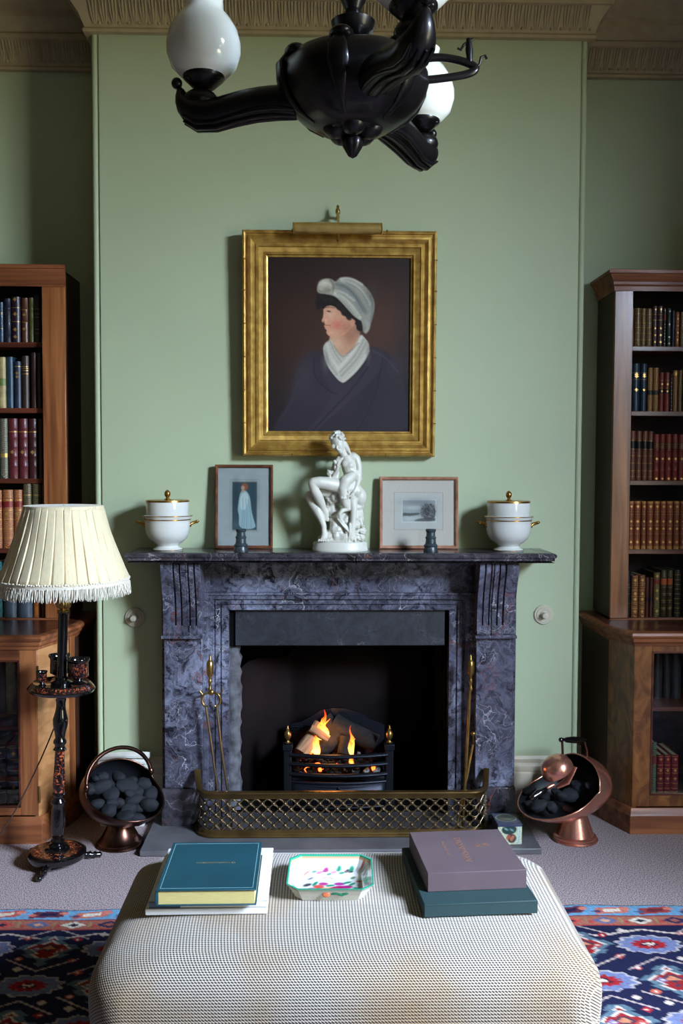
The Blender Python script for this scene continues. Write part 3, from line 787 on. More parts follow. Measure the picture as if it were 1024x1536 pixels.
r2=conv([(-62,6,705,'dark book with pale edge',L_((40,30,34))),
 (10,100,705,'cream-yellow book with green emblem',dict(base=leather((196,176,118)),lab=[(.42,.56,leather((120,140,70)))])),
 (106,178,702,'mid-blue cloth book',L_((44,78,104))),
 (185,262,750,'short navy book with pale lettering',L_((40,54,80),rows=lines(.1,th=.015),dia=(.25,.33))),
 (266,346,690,'dark brown book with gilt bands',L_((62,40,34),rows=lines(.20,.235,.275,.34))),
 (368,430,655,'dark red-brown book',L_((56,26,20),hub=(.55,))),
 (433,482,655,'dark red-brown book',L_((56,26,20),hub=(.55,)))],7.31,0,430,1255)
r3=conv([(-70,14,130,'pale blue book',L_((70,110,130))),
 (22,105,130,'blue-black book tooled all over with a gold oval',dict(base=leather((40,58,70)),orn=ornate((36,50,62),(176,160,110)),lab=[(.58,.65,GILT)])),
 (110,208,130,'maroon ribbed book',L_((108,34,42),rows=lines(.215,th=.012),hub=(.17,.32,.48,.64,.8),dia=(.56,))),
 (214,311,130,'maroon ribbed book',L_((104,34,42),rows=lines(.215,th=.012),hub=(.17,.32,.48,.64,.8),dia=(.56,))),
 (318,412,130,'dull maroon ribbed book',L_((70,24,28),rows=lines(.215,th=.012),hub=(.17,.32,.48,.64,.8),dia=(.56,))),
 (418,472,130,'dark maroon book',L_((58,20,24),hub=(.17,.32,.48,.64,.8)))],6.98,0,600,750)
orn_b=ornate((128,52,32),(214,160,100)); orn_k=ornate((26,28,34),(150,130,76))
r4=conv([(-75,36,880,'tan tooled book with a red label',dict(base=leather((120,50,30)),orn=orn_b,lab=[(.2,.3,RD)],rows=lines(.17,.34,.5,.66,.82))),
 (40,153,875,'wide tan tooled book with a red label',dict(base=leather((120,50,30)),orn=orn_b,lab=[(.2,.3,RD)],rows=lines(.17,.34,.5,.66,.82),dia=(.41,))),
 (157,248,875,'tan tooled book with a red label',dict(base=leather((120,50,30)),orn=orn_b,lab=[(.2,.3,RD)],rows=lines(.17,.34,.5,.66,.82),dia=(.41,))),
 (252,342,812,'black and gold tooled book',dict(base=leather((26,28,34)),orn=orn_k,rows=lines(.17,.33,.5,.66,.82))),
 (348,446,812,'wide black and gold tooled book',dict(base=leather((24,26,28)),orn=orn_k,rows=lines(.17,.33,.5,.66,.82))),
 (452,478,812,'thin black and gold book',dict(base=leather((24,26,28)),orn=orn_k))],6.98,0,600,1485)
r5=conv([(-60,14,40,'teal cloth book',L_((24,110,112))),
 (18,88,30,'blue-grey book with thin gilt rules',L_((78,92,106),rows=lines(.10,.14,th=.006))),
 (90,170,30,'wide blue-grey book with thin gilt rules',L_((78,92,106),rows=lines(.10,.14,th=.006))),
 (172,212,50,'orange-brown book with a dark stamp',dict(base=leather((176,96,36)),lab=[(.6,.72,leather((120,60,26)))])),
 (214,248,50,'dark orange-brown book',dict(base=leather((120,60,26)),lab=[(.6,.72,leather((90,40,20)))]))],3.49,0,840,330)
yfu=.165
for rr_,z,nm in ((r1,ZS[0],'left case top shelf'),(r2,ZS[1],'left case second shelf'),(r3,ZS[2],'left case third shelf'),(r4,ZS[3],'left case fourth shelf'),(r5,ZS[4],'left case fifth shelf')):
    w_=[f'{ordn[len(rr_)-1-i]} from right, {nm}' for i in range(len(rr_))]
    shelf_row(-1,0,z,yfu,rr_,w_,'books in the left bookcase')
# ---- right case
S='the right case'
o1=ornate((58,38,24),(178,144,80),330)
def blk(c,**k): return dict(base=leather(c),lab=[(.20,.36,BL)],rows=lines(.19,.36,.55,.7,.85,th=.006),**k)
q1=conv([(40,76,265,'brown gilt-tooled book',dict(base=leather((70,48,34)),orn=o1)),
 (82,148,262,'wide brown and gold tooled book',dict(base=leather((70,48,34)),orn=o1,rows=lines(.15,.38,.5,.65,.82))),
 (150,202,265,'brown and gold tooled book',dict(base=leather((70,48,34)),orn=o1,rows=lines(.15,.38,.5,.65,.82))),
 (205,265,268,'brown and gold tooled book with faint label',dict(base=leather((70,48,34)),orn=o1,rows=lines(.15,.38,.5,.65,.82))),
 (272,320,240,'tall plum-brown book with gold flowers',L_((72,44,44),dia=(.08,.55,.72,.89),rows=lines(.2,.34))),
 (325,382,240,'wider tall plum-brown book with gold flowers',L_((72,44,44),dia=(.08,.55,.72,.89),rows=lines(.2,.34))),
 (386,412,262,'thin dark book with white dots and red label',dict(base=leather((28,28,28)),lab=[(.15,.32,RD)],dia=(.05,.42,.5,.58,.66,.74,.82,.92),gold=SILV)),
 (422,470,262,'dark green book with four pale ornaments',dict(base=leather((24,42,32)),dia=(.08,.42,.75,.92),gold=SILV)),
 (476,508,288,'narrow dark blue book',L_((24,34,56))),
 (512,556,298,'orange calf book',L_((150,78,34),rows=lines(.1,.3,.5,.7,.9,th=.006),dia=(.2,.4,.6,.8))),
 (565,606,300,'black and gold book',dict(base=leather((40,34,26)),orn=o1)),
 (610,660,290,'brown calf book',L_((110,60,34),hub=(.3,.6)))],6.98,940,420,660)
o2=ornate((110,66,30),(190,146,80),300)
q2=conv([(26,50,880,'brown gilt book',dict(base=leather((70,48,34)),orn=o1)),
 (62,147,878,'wide navy book with gilt title',L_((22,48,66),rows=lines(.19,.33,th=.006),dia=(.23,.27,.55))),
 (153,222,878,'navy book with gilt title',L_((22,48,66),rows=lines(.19,.33,th=.006),dia=(.23,.27,.55))),
 (232,286,920,'tan gilt-tooled book with dark green label',dict(base=leather((110,66,30)),orn=o2,lab=[(.52,.62,leather((20,34,26)))])),
 (290,348,920,'wider tan gilt-tooled book with dark green label',dict(base=leather((110,66,30)),orn=o2,lab=[(.52,.62,leather((20,34,26)))])),
 (352,405,970,'short red book with black label',dict(base=leather((124,38,26)),lab=[(.42,.54,BL)],dia=(.3,.48),rows=lines(.2,.4,th=.006))),
 (409,468,970,'wider short red book with black label',dict(base=leather((124,38,26)),lab=[(.42,.54,BL)],dia=(.3,.48),rows=lines(.2,.4,th=.006))),
 (472,496,975,'very thin black book with white dots',dict(base=leather((22,22,24)),dia=(.05,.15,.25,.35,.45,.55,.65,.75,.85,.95),gold=SILV)),
 (500,550,945,'dark book with a round gold head ornament',dict(base=leather((56,40,26)),orn=o2,lab=[(.03,.13,GILT)])),
 (556,600,945,'dark gilt-tooled book',dict(base=leather((50,44,34)),orn=o1)),
 (604,655,930,'dark green book',L_((30,44,38)))],6.98,940,420,1375)
def bkl(c): return dict(base=leather(c),lab=[(.205,.36,BL)],rows=lines(.195,.36,.50,.65,.80,.92,th=.006),gold=GILT)
def rdl(c): return dict(base=leather(c),lab=[(.19,.32,leather((70,22,18)))],rows=lines(.21,.25,.29,th=.008),hub=(.35,.62,.8),dia=(.53,.96))
q3=conv([(52,84,25,'brown book with black label',bkl((118,66,40))),
 (88,136,22,'chestnut book with black label',bkl((118,66,40))),
 (138,183,24,'brown book with black label',bkl((110,62,38))),
 (187,229,24,'warm brown book with black label',bkl((118,66,40))),
 (231,273,26,'slimmer brown book with black label',bkl((106,60,38))),
 (277,322,48,'red leather book with dark label',rdl((130,44,30))),
 (325,366,48,'slim red leather book with dark label',rdl((130,44,30))),
 (370,418,48,'red leather book with a small gold ornament',rdl((134,44,30))),
 (422,468,48,'red leather book with gilt label lines',rdl((130,44,30))),
 (472,516,48,'red leather book',rdl((126,42,30)))],5.12,930,640,405)
def cf(c): return dict(base=leather(c),lab=[(.0,.05,ornate((150,90,40),(214,170,90),400)),(.93,1,ornate((150,90,40),(214,170,90),400))],dia=(.11,.42,.57,.85),rows=lines(.22,.27,.5,.68,th=.005))
q4=conv([(a,b,552,d,cf(c)) for a,b,d,c in [(42,76,'tan calf book',(136,70,40)),(86,131,'tan calf book with gilt ends',(146,76,42)),(133,184,'wide tan calf book with gilt ends',(146,76,42)),(190,229,'slim tan calf book with gilt ends',(140,74,44)),(233,284,'wide reddish calf book with gilt ends',(146,72,38)),(288,334,'calf book with gilt ends',(142,72,38)),(338,384,'reddish calf book with gilt ends',(146,70,36)),(388,438,'wide calf book with four gilt stars',(142,72,40)),(443,490,'calf book with four gilt stars',(142,72,40)),(494,540,'calf book',(142,72,40))]],5.12,930,640,925)
o3=ornate((96,40,28),(190,140,80),200); o4=ornate((60,56,34),(160,140,84),260)
q5=conv([(30,68,1120,'dark book',L_((30,30,34),rows=lines(.2,.7,th=.006))),
 (72,116,1105,'black book with faint gilt lines',L_((24,28,30),rows=lines(.3,.36,.5,.7,th=.005))),
 (122,176,1140,'red-brown book tooled with gold rings',dict(base=leather((100,44,30)),orn=o3,dia=(.12,.44,.57,.86),rows=lines(.2,.35,.5,.65,.78))),
 (180,231,1140,'red-brown book tooled with gold rings, slightly slimmer',dict(base=leather((100,44,30)),orn=o3,dia=(.12,.44,.57,.86),rows=lines(.2,.35,.5,.65,.78))),
 (233,262,1160,'thin brown book with black label',dict(base=leather((90,42,28)),lab=[(.5,.6,BL)])),
 (266,291,1160,'thinner brown book with black label',dict(base=leather((90,42,28)),lab=[(.5,.6,BL)])),
 (296,346,1120,'olive book with gold ornaments and red label',dict(base=leather((66,60,36)),orn=o4,lab=[(.16,.26,RD)],dia=(.08,.4,.58,.86))),
 (352,400,1100,'green-brown book with orange label',dict(base=leather((76,64,36)),lab=[(.18,.31,OR)],hub=(.15,.4,.55,.7,.85),rows=lines(.36,.5,.64,.8,th=.006))),
 (403,447,1100,'slim green-brown book with orange label',dict(base=leather((76,64,36)),lab=[(.18,.31,OR)],hub=(.15,.4,.55,.7,.85),rows=lines(.36,.5,.64,.8,th=.006))),
 (458,510,1100,'ribbed green and gold book',dict(base=leather((50,50,34)),rows=lines(.1,.2,.3,.4,.5,.6,.7,.8,.9,th=.008)))],5.12,930,640,1470)
for rr_,z,nm in ((q1,ZS[0],'right case top shelf'),(q2,ZS[1],'right case second shelf'),(q3,ZS[2],'right case third shelf'),(q4,ZS[3],'right case fourth shelf'),(q5,ZS[4],'right case fifth shelf')):
    w_=[f'{ordn[i]} from left, {nm}' for i in range(len(rr_))]
    shelf_row(1,0,z,yfu,rr_,w_,'books in the right bookcase',cx=480)
# ---- lower glazed cabinets
K2=343.
def low(rows,zb,yf,lab,grp,ks):
    for x0,x1,tp,bt,desc,kw in rows:
        w=(x1-x0)/ks-.0015;h=(bt-tp)/ks; xc=((x0+x1)/2-479.5)/ks-.085
        put((w,h,kw),xc,zb,yf,desc,grp)
gy=(58,58,66)
low([(978,991,978,1045,'dim grey book nearest the door stile, upper level of the right cabinet',L_(gy)),
 (992,1007,976,1045,'dim grey book second from the door stile, upper level of right cabinet',L_((62,58,62))),
 (1009,1020,978,1045,'narrow leaning-looking grey book third from the door stile in the right cabinet',L_((54,52,58))),
 (1021,1036,976,1045,'grey book fourth from the door stile, upper level of right cabinet',L_(gy))],.525,.03,None,'grey books in the right cabinet',344)
o5=ornate((40,60,52),(150,150,110),230)
rl=lambda: dict(base=leather((140,24,40)),rows=lines(.02,.19,.26,.35,.55,.65,.72,.94,th=.010),dia=(.08,.3,.46,.83))
low([(973,980,1082,1190,'tall thin plum book nearest the door stile, right cabinet lower level',L_((104,36,56),rows=lines(.05,.2,.4,.6,.8))),
 (981,989,1091,1190,'dark green tooled book with red label beside the thin plum book in the right cabinet',dict(base=leather((40,60,52)),orn=o5,lab=[(.22,.34,RD)])),
 (990,998,1091,1190,'dark green tooled book with red label touching the red volumes in the right cabinet',dict(base=leather((40,60,52)),orn=o5,lab=[(.22,.34,RD)])),
 (999,1009,1111,1190,'crimson ribbed volume nearest the green tooled books in the right cabinet',rl()),
 (1010,1020,1111,1190,'crimson ribbed volume second from the green tooled books in the right cabinet',rl()),
 (1021,1032,1111,1190,'crimson ribbed volume third from the green tooled books in the right cabinet',rl())],.09,-.12,None,'books on the floor of the right cabinet',355)
# right cabinet floor books sit lower: raise on cabinet floor
low([(-6,5,992,1090,'dark brown binder left of the cream binder in the left cabinet',L_((56,40,34))),
 (6,21,992,1090,'tall cream binder behind the left cabinet glass',L_((186,176,140))),
 (22,32,1000,1090,'dark olive book right of the cream binder in the left cabinet',L_((66,60,40)))],.47,.0,None,'files in the left cabinet',345)
o6=L_((30,30,32),rows=lines(.04,.22,.40,.58,.76,.93,th=.008),dia=(.13,.67),gold=GILT)
low([(-10,6,1112,1208,'black gilt-ribbed volume second from the door stile, bottom of left cabinet',o6),
 (8,32,1112,1208,'wide black gilt-ribbed volume nearest the door stile, bottom of left cabinet',o6)],.09,-.1,None,'black volumes in the left cabinet',352)
# ================================================================ WALL AND MANTEL ITEMS
GOLD=pm('gilt_frame',(206,168,84),rough=.40,metal=.6,c2=(150,108,44),vscale=9,stretch=(3,3,3),bump=.15,bscale=60)
GOLDD=pm('gilt_frame_dark_moulding',(150,112,54),rough=.45,metal=.6,c2=(96,64,32),vscale=16)  # darker, browner gilt for the reeded band and bindings
POR=pm('white_porcelain',(206,206,200),rough=.12,coat=.6)
GBAND=pm('gilt_band',(176,132,66),rough=.25,metal=.9)
BIS=pm('parian_bisque',(200,198,186),rough=.42,sss=.15,coat=.15)
def frame_parts(parent,w,h,prof,mat,name='frame'):
    """prof [(inward distance from outer edge, forward)] closed; built in xz plane facing -y, bottom at z=0"""
    n=len(prof); vs=[];fs=[]
    for sx,sz in ((-1,0),(1,0),(1,1),(-1,1)):
        for d,f in prof: vs.append((sx*(w/2-d),-f,(d if sz==0 else h-d)))
    mi=[]
    for i in range(4):
        j=(i+1)%4
        for k in range(n): k2=(k+1)%n; fs.append((i*n+k,j*n+k,j*n+k2,i*n+k2))
    o=MB().add(vs,fs).build(name,mat,parent,smooth=30,fix=True); return o
# ---- portrait
def paint_portrait(X,Y):
    p=Paint(192+X*636,282+Y*766,(30,22,20))
    g=p.glow
    g(560,600,330,320,(74,46,34),.85); g(300,560,140,300,(58,36,26),.6); g(730,600,120,180,(88,58,46),.5); g(300,330,200,120,(34,24,18),.5); g(510,1060,400,200,(34,30,38),.8); g(810,900,60,300,(30,28,36),.7)
    p.poly([(205,1060),(235,1000),(280,930),(300,860),(320,770),(350,720),(400,692),(450,684),(640,670),(690,680),(750,712),(785,760),(805,860),(820,960),(826,1060)],(44,38,46),14)
    g(360,800,60,110,(66,56,64),.6,20); g(760,760,70,60,(62,54,62),.5); g(640,900,60,140,(38,34,44),.7,20); g(470,900,120,60,(58,50,58),.5)
    p.poly([(430,700),(470,760),(520,850),(600,790),(660,700),(648,672),(700,690),(720,740),(620,860),(520,930),(440,1010),(400,1060),(360,1060),(420,980),(490,890),(450,820),(420,760)],(54,48,58),10,.8)
    p.line([(640,760),(560,870),(470,960),(390,1050)],5,(28,24,32),8,.8); p.line([(705,720),(680,860),(640,960),(590,1050)],5,(30,26,34),9,.7); p.line([(400,720),(395,800),(450,860),(500,880)],4,(30,26,32),8,.8)
    p.line([(660,690),(720,720),(770,780)],4,(76,70,80),8,.6); p.line([(240,1000),(300,920),(330,820)],5,(64,56,62),10,.5)
    p.line([(560,900),(450,1000),(400,1050)],4,(74,66,76),8,.45)
    # neck
    p.poly([(462,620),(470,690),(500,720),(530,720),(590,660),(608,605),(575,560),(520,600)],(196,150,120),5)
    g(560,620,34,40,(150,100,78),.7); g(500,660,26,30,(214,172,142),.6)
    # face in profile
    p.poly([(437,500),(441,520),(438,545),(431,560),(434,566),(447,570),(446,578),(441,583),(447,588),(446,594),(455,600),(452,612),(462,626),(488,633),(520,628),(560,600),(585,560),(580,510),(540,480),(480,480)],(206,152,122),3,smooth=1)
    g(500,578,26,20,(206,110,92),.75); g(470,530,20,24,(222,174,146),.7); g(545,590,30,30,(170,112,86),.7); g(450,560,8,12,(224,170,140),.7); g(478,612,16,10,(218,168,140),.6)
    p.ell(464,519,9,3.2,(60,40,34),3,.9,8); p.line([(452,503),(468,499),(488,504)],3,(70,44,34),3,.8); p.line([(446,580),(460,579),(470,581)],3,(160,66,60),3,.9); p.ell(441,565,4,2.5,(130,70,56),3,.8)
    p.ell(572,566,10,17,(206,140,116),4,.9,15); 
    # hair
    p.poly([(408,505),(403,470),(412,445),(440,436),(500,446),(545,500),(580,545),(612,560),(622,590),(612,606),(588,600),(584,560),(566,548),(540,545),(515,518),(492,498),(470,492),(450,498),(440,512),(428,500),(420,516)],(24,18,18),5)
    for a in ((415,470),(430,455),(450,470),(475,470),(505,490),(530,520),(600,575)): g(a[0],a[1],14,9,(48,36,32),.7,40)
    # turban: base, then soft folds following the wrap
    p.poly([(412,440),(410,415),(420,392),(448,374),(478,378),(492,392),(510,372),(545,368),(590,382),(628,410),(652,440),(668,480),(664,520),(652,560),(645,596),(628,616),(612,604),(612,560),(580,545),(548,512),(520,480),(490,452),(450,444)],(150,148,134),5)
    def fold(a,b,c,w,col,al=.8,so=9): p.line([a,b,c],w,col,so,al)
    fold((500,400),(560,420),(628,520),16,(104,110,112),.8,14); fold((520,384),(590,402),(648,486),13,(184,184,172),.8,10); fold((505,420),(560,440),(606,520),10,(126,132,134),.7)
    fold((480,436),(545,470),(600,545),14,(204,202,188),.9,10); fold((505,458),(548,496),(600,552),7,(160,158,144),.8); fold((470,430),(520,430),(575,470),9,(190,188,174),.8)
    fold((515,376),(560,372),(610,400),9,(206,204,192),.7); fold((648,450),(660,500),(650,560),9,(118,120,118),.8); fold((630,560),(640,590),(628,608),12,(168,166,156),.8); fold((622,470),(640,520),(632,560),8,(142,146,144),.7)
    fold((540,392),(600,420),(636,480),3,(84,90,92),.55,6); fold((500,444),(550,480),(596,538),3,(104,100,90),.5,6); fold((520,402),(575,440),(616,520),3,(76,84,88),.5,6)
    p.ell(447,408,30,28,(176,172,154),10); g(440,396,18,12,(206,202,186),.8); g(455,424,18,10,(122,118,104),.7); fold((470,382),(486,404),(480,438),7,(110,106,94),.7); fold((425,400),(450,392),(470,404),4,(210,206,190),.6); fold((420,430),(445,436),(470,428),4,(100,96,84),.6)
    p.glow(655,430,30,60,(60,60,60),.35); p.glow(600,600,20,20,(60,54,50),.4)
    # curls over the brow and by the ear
    for a in ((425,470,12,9),(418,490,9,10),(440,484,12,8),(462,482,12,7),(486,488,12,8),(508,504,12,9),(530,528,12,9),(552,548,12,8),(600,590,14,12),(590,570,10,10)): p.ell(*a,(26,19,18),6,.9,30)
    # fichu
    p.poly([(440,700),(438,672),(452,652),(478,640),(486,668),(520,712),(545,706),(590,660),(604,616),(626,634),(646,664),(640,712),(600,770),(560,810),(524,838),(484,796),(452,750)],(182,178,164),5)
    fold((608,628),(570,700),(505,770),12,(208,204,192),.9,10); fold((632,652),(590,730),(520,800),9,(150,146,134),.7,8); fold((620,640),(580,715),(512,786),4,(132,128,118),.6,6); fold((642,690),(590,770),(526,826),8,(204,200,188),.7,8)
    fold((456,662),(470,720),(505,765),10,(204,200,186),.8,9); fold((446,690),(466,750),(500,795),7,(150,146,134),.7,7); fold((470,650),(490,700),(520,740),4,(136,132,120),.6,6); fold((486,668),(505,700),(525,716),5,(128,112,96),.6,7); fold((596,656),(566,690),(530,716),5,(130,116,100),.6,7)
    g(450,740,14,40,(110,106,100),.5); g(640,700,10,40,(110,106,100),.5)
    p.noise(.02,14,3)
    return p.C
pt=thing('framed_portrait','large gilt-framed oil portrait of a woman in a white turban and dark shawl','painting',(-.004,-.010,1.600))
pt.rotation_euler=(math.radians(1.2),0,0)
PW,PH=.826,.955
prof=[(0,0),(0,.050),(.004,.056),(.010,.056),(.014,.050),(.018,.052),(.026,.058),(.034,.058),(.040,.048),(.046,.044)]
frame_parts(pt,PW,PH,[(0,0),(0,.048),(.003,.055),(.009,.058),(.014,.055),(.017,.047),(.022,.047),(.026,.052),(.036,.054),(.044,.048),(.052,.040),(.056,.040),(.058,.044),(.066,.044),(.070,.037),(.086,.031),(.090,.031),(.092,.034),(.097,.034),(.101,.026),(.108,.023),(.108,.008),(.10,0)],GOLD,'frame')
frame_parts(pt,PW-.028,PH-.028,[(.0,.046),(.006,.0485),(.008,.046)],GOLDD,'reeded_band')
mb=MB()
for z in (.14,.28,.42,.56,.70,.83):
    for s in (-1,1): mb.box((s*(PW/2+.002),-.058,z),(s*(PW/2-.014),-.002,z+.005))
for x in (-.20,.0,.20):
    for z0 in (PH-.012,-.002): mb.box((x-.003,-.060,z0),(x+.003,-.002,z0+.014))
mb.build('frame_binding',GOLDD,pt,bevel=.001)
CANV=vcol('oil_paint_canvas',rough=.5,bump=.05,bscale=700,spec=.25)
o=gridmesh('canvas',.616,.745,190,230,paint_portrait,CANV,pt); o.location=(0,-.015,.106)
for s in (-1,1): pass
# ---- picture light
plt=thing('picture_light','brass tubular picture light on a bracket above the portrait','lamp',(-.014,-.03,2.54))
MB().tube([(-.193,-.15,2.545),(.165,-.15,2.545)],.0235,seg=24).build('lamp_hood',BRS,plt,True,smooth=50)
for s,x in ((-1,-.197),(1,.169)): MB().lathe([(.0,-.004),(.02,-.004),(.025,0),(.02,.004),(0,.004)],(x,-.15,2.545),24,M=R('Y',90)).build('end_cap',BRS,plt,True)
MB().tube([(-.012,-.004,2.62),(-.012,-.03,2.63),(-.012,-.08,2.625),(-.012,-.12,2.595),(-.012,-.15,2.565)],.0055,seg=10).build('arm',BRS,plt,True,smooth=60)
MB().lathe([(.004,-.03),(.009,-.026),(.006,-.016),(.010,-.008),(.010,.006),(.005,.012),(.007,.020),(0,.028)],(-.012,-.055,2.640),16).build('finial',BR,plt,True,smooth=60)
MB().tube([(-.012,-.004,2.50),(-.012,-.02,2.50)],.032,seg=24).build('wall_plate',BR,plt,True,smooth=40)
MB().tube([(-.012,-.012,2.505),(-.012,-.10,2.515),(-.012,-.15,2.525)],.006,seg=10).build('lower_arm',BR,plt,True,smooth=60)
# ---- bell pushes
KN=pm('bell_push_cream',(196,190,168),rough=.3)
for x,z,lab in ((-.893,.893,'round cream bell push on the wall left of the fireplace'),(.903,.905,'round white bell push on the wall right of the fireplace')):
    k=thing('bell_push',lab,'bell push',(x,0,z),group=None)
    M=T(x,0,z)@R('X',90)
    MB().lathe([(.0,-.002),(.044,-.002),(.044,.004),(.040,.008),(.034,.008),(.032,.011),(.028,.010),(.0,.006)][::1],(0,0,0),36,M=M).build('back_plate',KN,k,True,smooth=35,fix=True)
    MB().lathe([(.018,.004),(.018,.014),(.014,.016),(.013,.028),(.014,.034),(.012,.040),(.0,.042)],(0,0,0),28,M=M).build('button',KN,k,True,smooth=45,fix=True)
# ---- covered porcelain jars
def jar(x,label,rot):
    j=thing('covered_jar',label,'jar',(x,-.135,1.2),rot,'lidded white porcelain coolers on the mantel')
    MB().lathe([(0,.0),(.062,.0),(.064,.004),(.060,.009),(.050,.014),(.046,.020),(.050,.027),(.064,.036),(.080,.050),(.090,.070),(.0945,.092),(.096,.115),(.097,.136),(.103,.142),(.104,.147),(.098,.150),(0,.150)],seg=48).build('bowl',POR,j,smooth=50)
    MB().lathe([(0,.150),(.088,.150),(.090,.153),(.0905,.205),(.088,.210),(0,.212)],seg=48).build('cover',POR,j,smooth=40)
    def band(pr_): MB().lathe(pr_,seg=48).build('gilt_band',GBAND,j,smooth=40)
    band([(.0970,.129),(.0982,.129),(.0982,.133),(.0970,.133)]); band([(.0885,.206),(.0915,.2045),(.0905,.212),(.086,.2135),(.080,.2135)])
    band([(.1030,.145),(.1048,.145),(.1048,.148),(.1030,.148)]); band([(.0625,.003),(.0648,.003),(.0648,.0055),(.0625,.0055)])
    MB().lathe([(.014,.211),(.015,.215),(.008,.219),(.006,.224),(.010,.228),(.013,.236),(.013,.243),(.009,.250),(.004,.254),(0,.256)],seg=24).build('lid_finial',GBAND,j,smooth=60)
    for s in (-1,1):
        mb=MB(); mb.tube([(s*.092,-.018,.110),(s*.112,-.012,.118),(s*.122,0,.120),(s*.112,.012,.118),(s*.092,.018,.110)],[.005,.006,.007,.006,.005],seg=10)
        mb.ell((s*.123,0,.122),(.009,.007,.006)); mb.ell((s*.094,-.018,.108),(.006,.007,.009)); mb.ell((s*.094,.018,.108),(.006,.007,.009))
        mb.build('handle',GBAND,j,smooth=70)
    return j
jar(-.727,'white lidded porcelain jar with gilt handles on the left end of the mantel',.15)
jar(.716,'white lidded porcelain jar with gilt handles on the right end of the mantel',-.1)
# ---- small turned stone pieces
STN=marble('dark_green_stone',(24,32,36),(58,72,78),scale=3,rough=.35,redamt=.0)
for x,lab,m_ in ((-.413,'small dark turned stone column in front of the picture of the draped woman',STN),(.378,'small dark turned stone column in front of the framed landscape print',STN)):
    o=MB().lathe([(0,0),(.030,0),(.031,.006),(.028,.014),(.027,.022),(.030,.026),(.027,.031),(.022,.036),(.0205,.055),(.023,.058),(.023,.063),(.019,.066),(.018,.082),(.021,.086),(.0225,.092),(.020,.096),(0,.094)],seg=32).build('stone_column',m_,smooth=40)
    o.location=(x,-.20,1.2); tag(o,lab,'ornament')
# ---- framed pictures leaning on the wall
FW=wood('frame_wood_dark',(84,48,30),(130,80,52),scale=(20,20,20)); FW2=wood('frame_wood_pink',(150,100,74),(190,138,108),scale=(20,20,20))
def leaning(x,w,h,fw,label,mat,fn,tilt,nx,ny,yb,fr=.013):
    f=thing('framed_picture',label,'picture',(x,yb,1.2)); f.rotation_euler=(-math.radians(tilt),0,0)
    frame_parts(f,w,h,[(0,0),(0,.016),(.004,.019),(.009,.018),(fr,.013),(fr,.004),(fr-.004,0)],mat)
    o=gridmesh('picture_sheet',w-2*fr+.004,h-2*fr+.004,nx,ny,fn,vcol('mount_paper',rough=.7),f); o.location=(0,-.006,fr-.002)
    g_=bx('glass_pane',(-(w/2-fr),-.0095,fr),(w/2-fr,-.0085,h-fr),GL,f,world=False,bevel=0)
    return f
def paint_fig(X,Y):
    # coordinates: zoom px of the photo  x 415..660, y 195..568
    p=Paint(415+X*243,195+Y*372,(170,174,176))
    p.line([(472,252),(606,252),(606,502),(472,502),(472,252)],1.6,(130,124,116),1.5,1,0)
    p.poly([(480,260),(598,260),(598,496),(480,496)],(150,146,136),1,1,0)
    p.poly([(484,265),(594,265),(594,490),(484,490)],(52,72,84),1.2,1,0)
    p.noise(.012,40,5)
    p.glow(500,330,16,60,(30,46,60),.7); p.glow(575,330,22,60,(40,60,74),.6); p.glow(500,470,20,20,(90,110,124),.5)
    p.poly([(520,310),(538,300),(556,316),(566,345),(570,400),(584,450),(594,486),(512,489),(514,420),(507,400),(512,350)],(160,184,192),4)
    p.poly([(524,318),(548,312),(558,340),(548,390),(524,400),(516,370)],(196,208,208),5)
    for a in ((530,340,526,480),(545,345,548,486),(556,350,570,480),(538,400,534,485)): p.line([(a[0],a[1]),((a[0]+a[2])/2+4,(a[1]+a[3])/2),(a[2],a[3])],2,(112,142,156),3,.8)
    p.ell(540,287,16,17,(150,84,56),4); p.ell(531,292,8,10,(196,152,130),4); p.ell(531,307,6,8,(190,150,130),4)
    return p.C
leaning(-.413,.250,.362,.013,'narrow dark-framed picture of a standing woman in a pale robe, on the mantel',FW,paint_fig,4.0,92,136,-.045)
def paint_land(X,Y):
    # zoom px x 345..625 y 207..452
    p=Paint(345+X*280,207+Y*245,(214,200,190))
    p.line([(392,254),(578,254),(578,392),(392,392),(392,254)],1.3,(150,140,134),1.5,1,0)
    p.poly([(395,257),(575,257),(575,389),(395,389)],(206,200,196),1,1,0)
    p.poly([(420,279),(553,279),(553,365),(420,365)],(226,222,216),1,1,0)
    p.poly([(424,283),(549,283),(549,361),(424,361)],(166,168,170),1,1,0)
    q=p.glow
    q(480,290,60,14,(120,124,130),.7); q(460,312,40,8,(204,204,202),.8); q(470,350,50,10,(196,198,198),.8)
    p.poly([(424,328),(450,332),(490,328),(490,338),(424,342)],(70,72,72),3,.9)
    tr=np.random.RandomState(6)
    p.glow(520,324,24,24,(70,72,74),.75)
    for i in range(170):
        a,r_=tr.uniform(0,2*PI),tr.uniform(0,1)**.6; p.ell(522+math.cos(a)*r_*30,325+math.sin(a)*r_*30,tr.uniform(2,4.5),tr.uniform(1.5,3),(48,50,52) if i%3 else (110,112,114),2.5,.7,tr.uniform(0,90))
    p.poly([(470,356),(500,348),(549,346),(549,361),(470,361)],(60,62,62),4,.8,1); p.glow(445,352,20,8,(206,208,208),.8); p.line([(424,342),(440,338),(452,342)],2,(70,72,72),3,.8)
    for i in range(10): p.line([(428+i*4,340),(428+i*4,334-(i%3)*2)],1.5,(64,66,66),2,.7,0)
    for i in range(14): p.line([(510+i*2,356),(500+i*4,320),(490+i*5,300)],.8,(40,42,42),1.6,.5,0)
    p.noise(.01,12,8); 
    return p.C
leaning(.343,.342,.312,.013,'square pale-wood framed landscape print with a wide mount, on the mantel',FW2,paint_land,4.0,150,130,-.042,fr=.014)
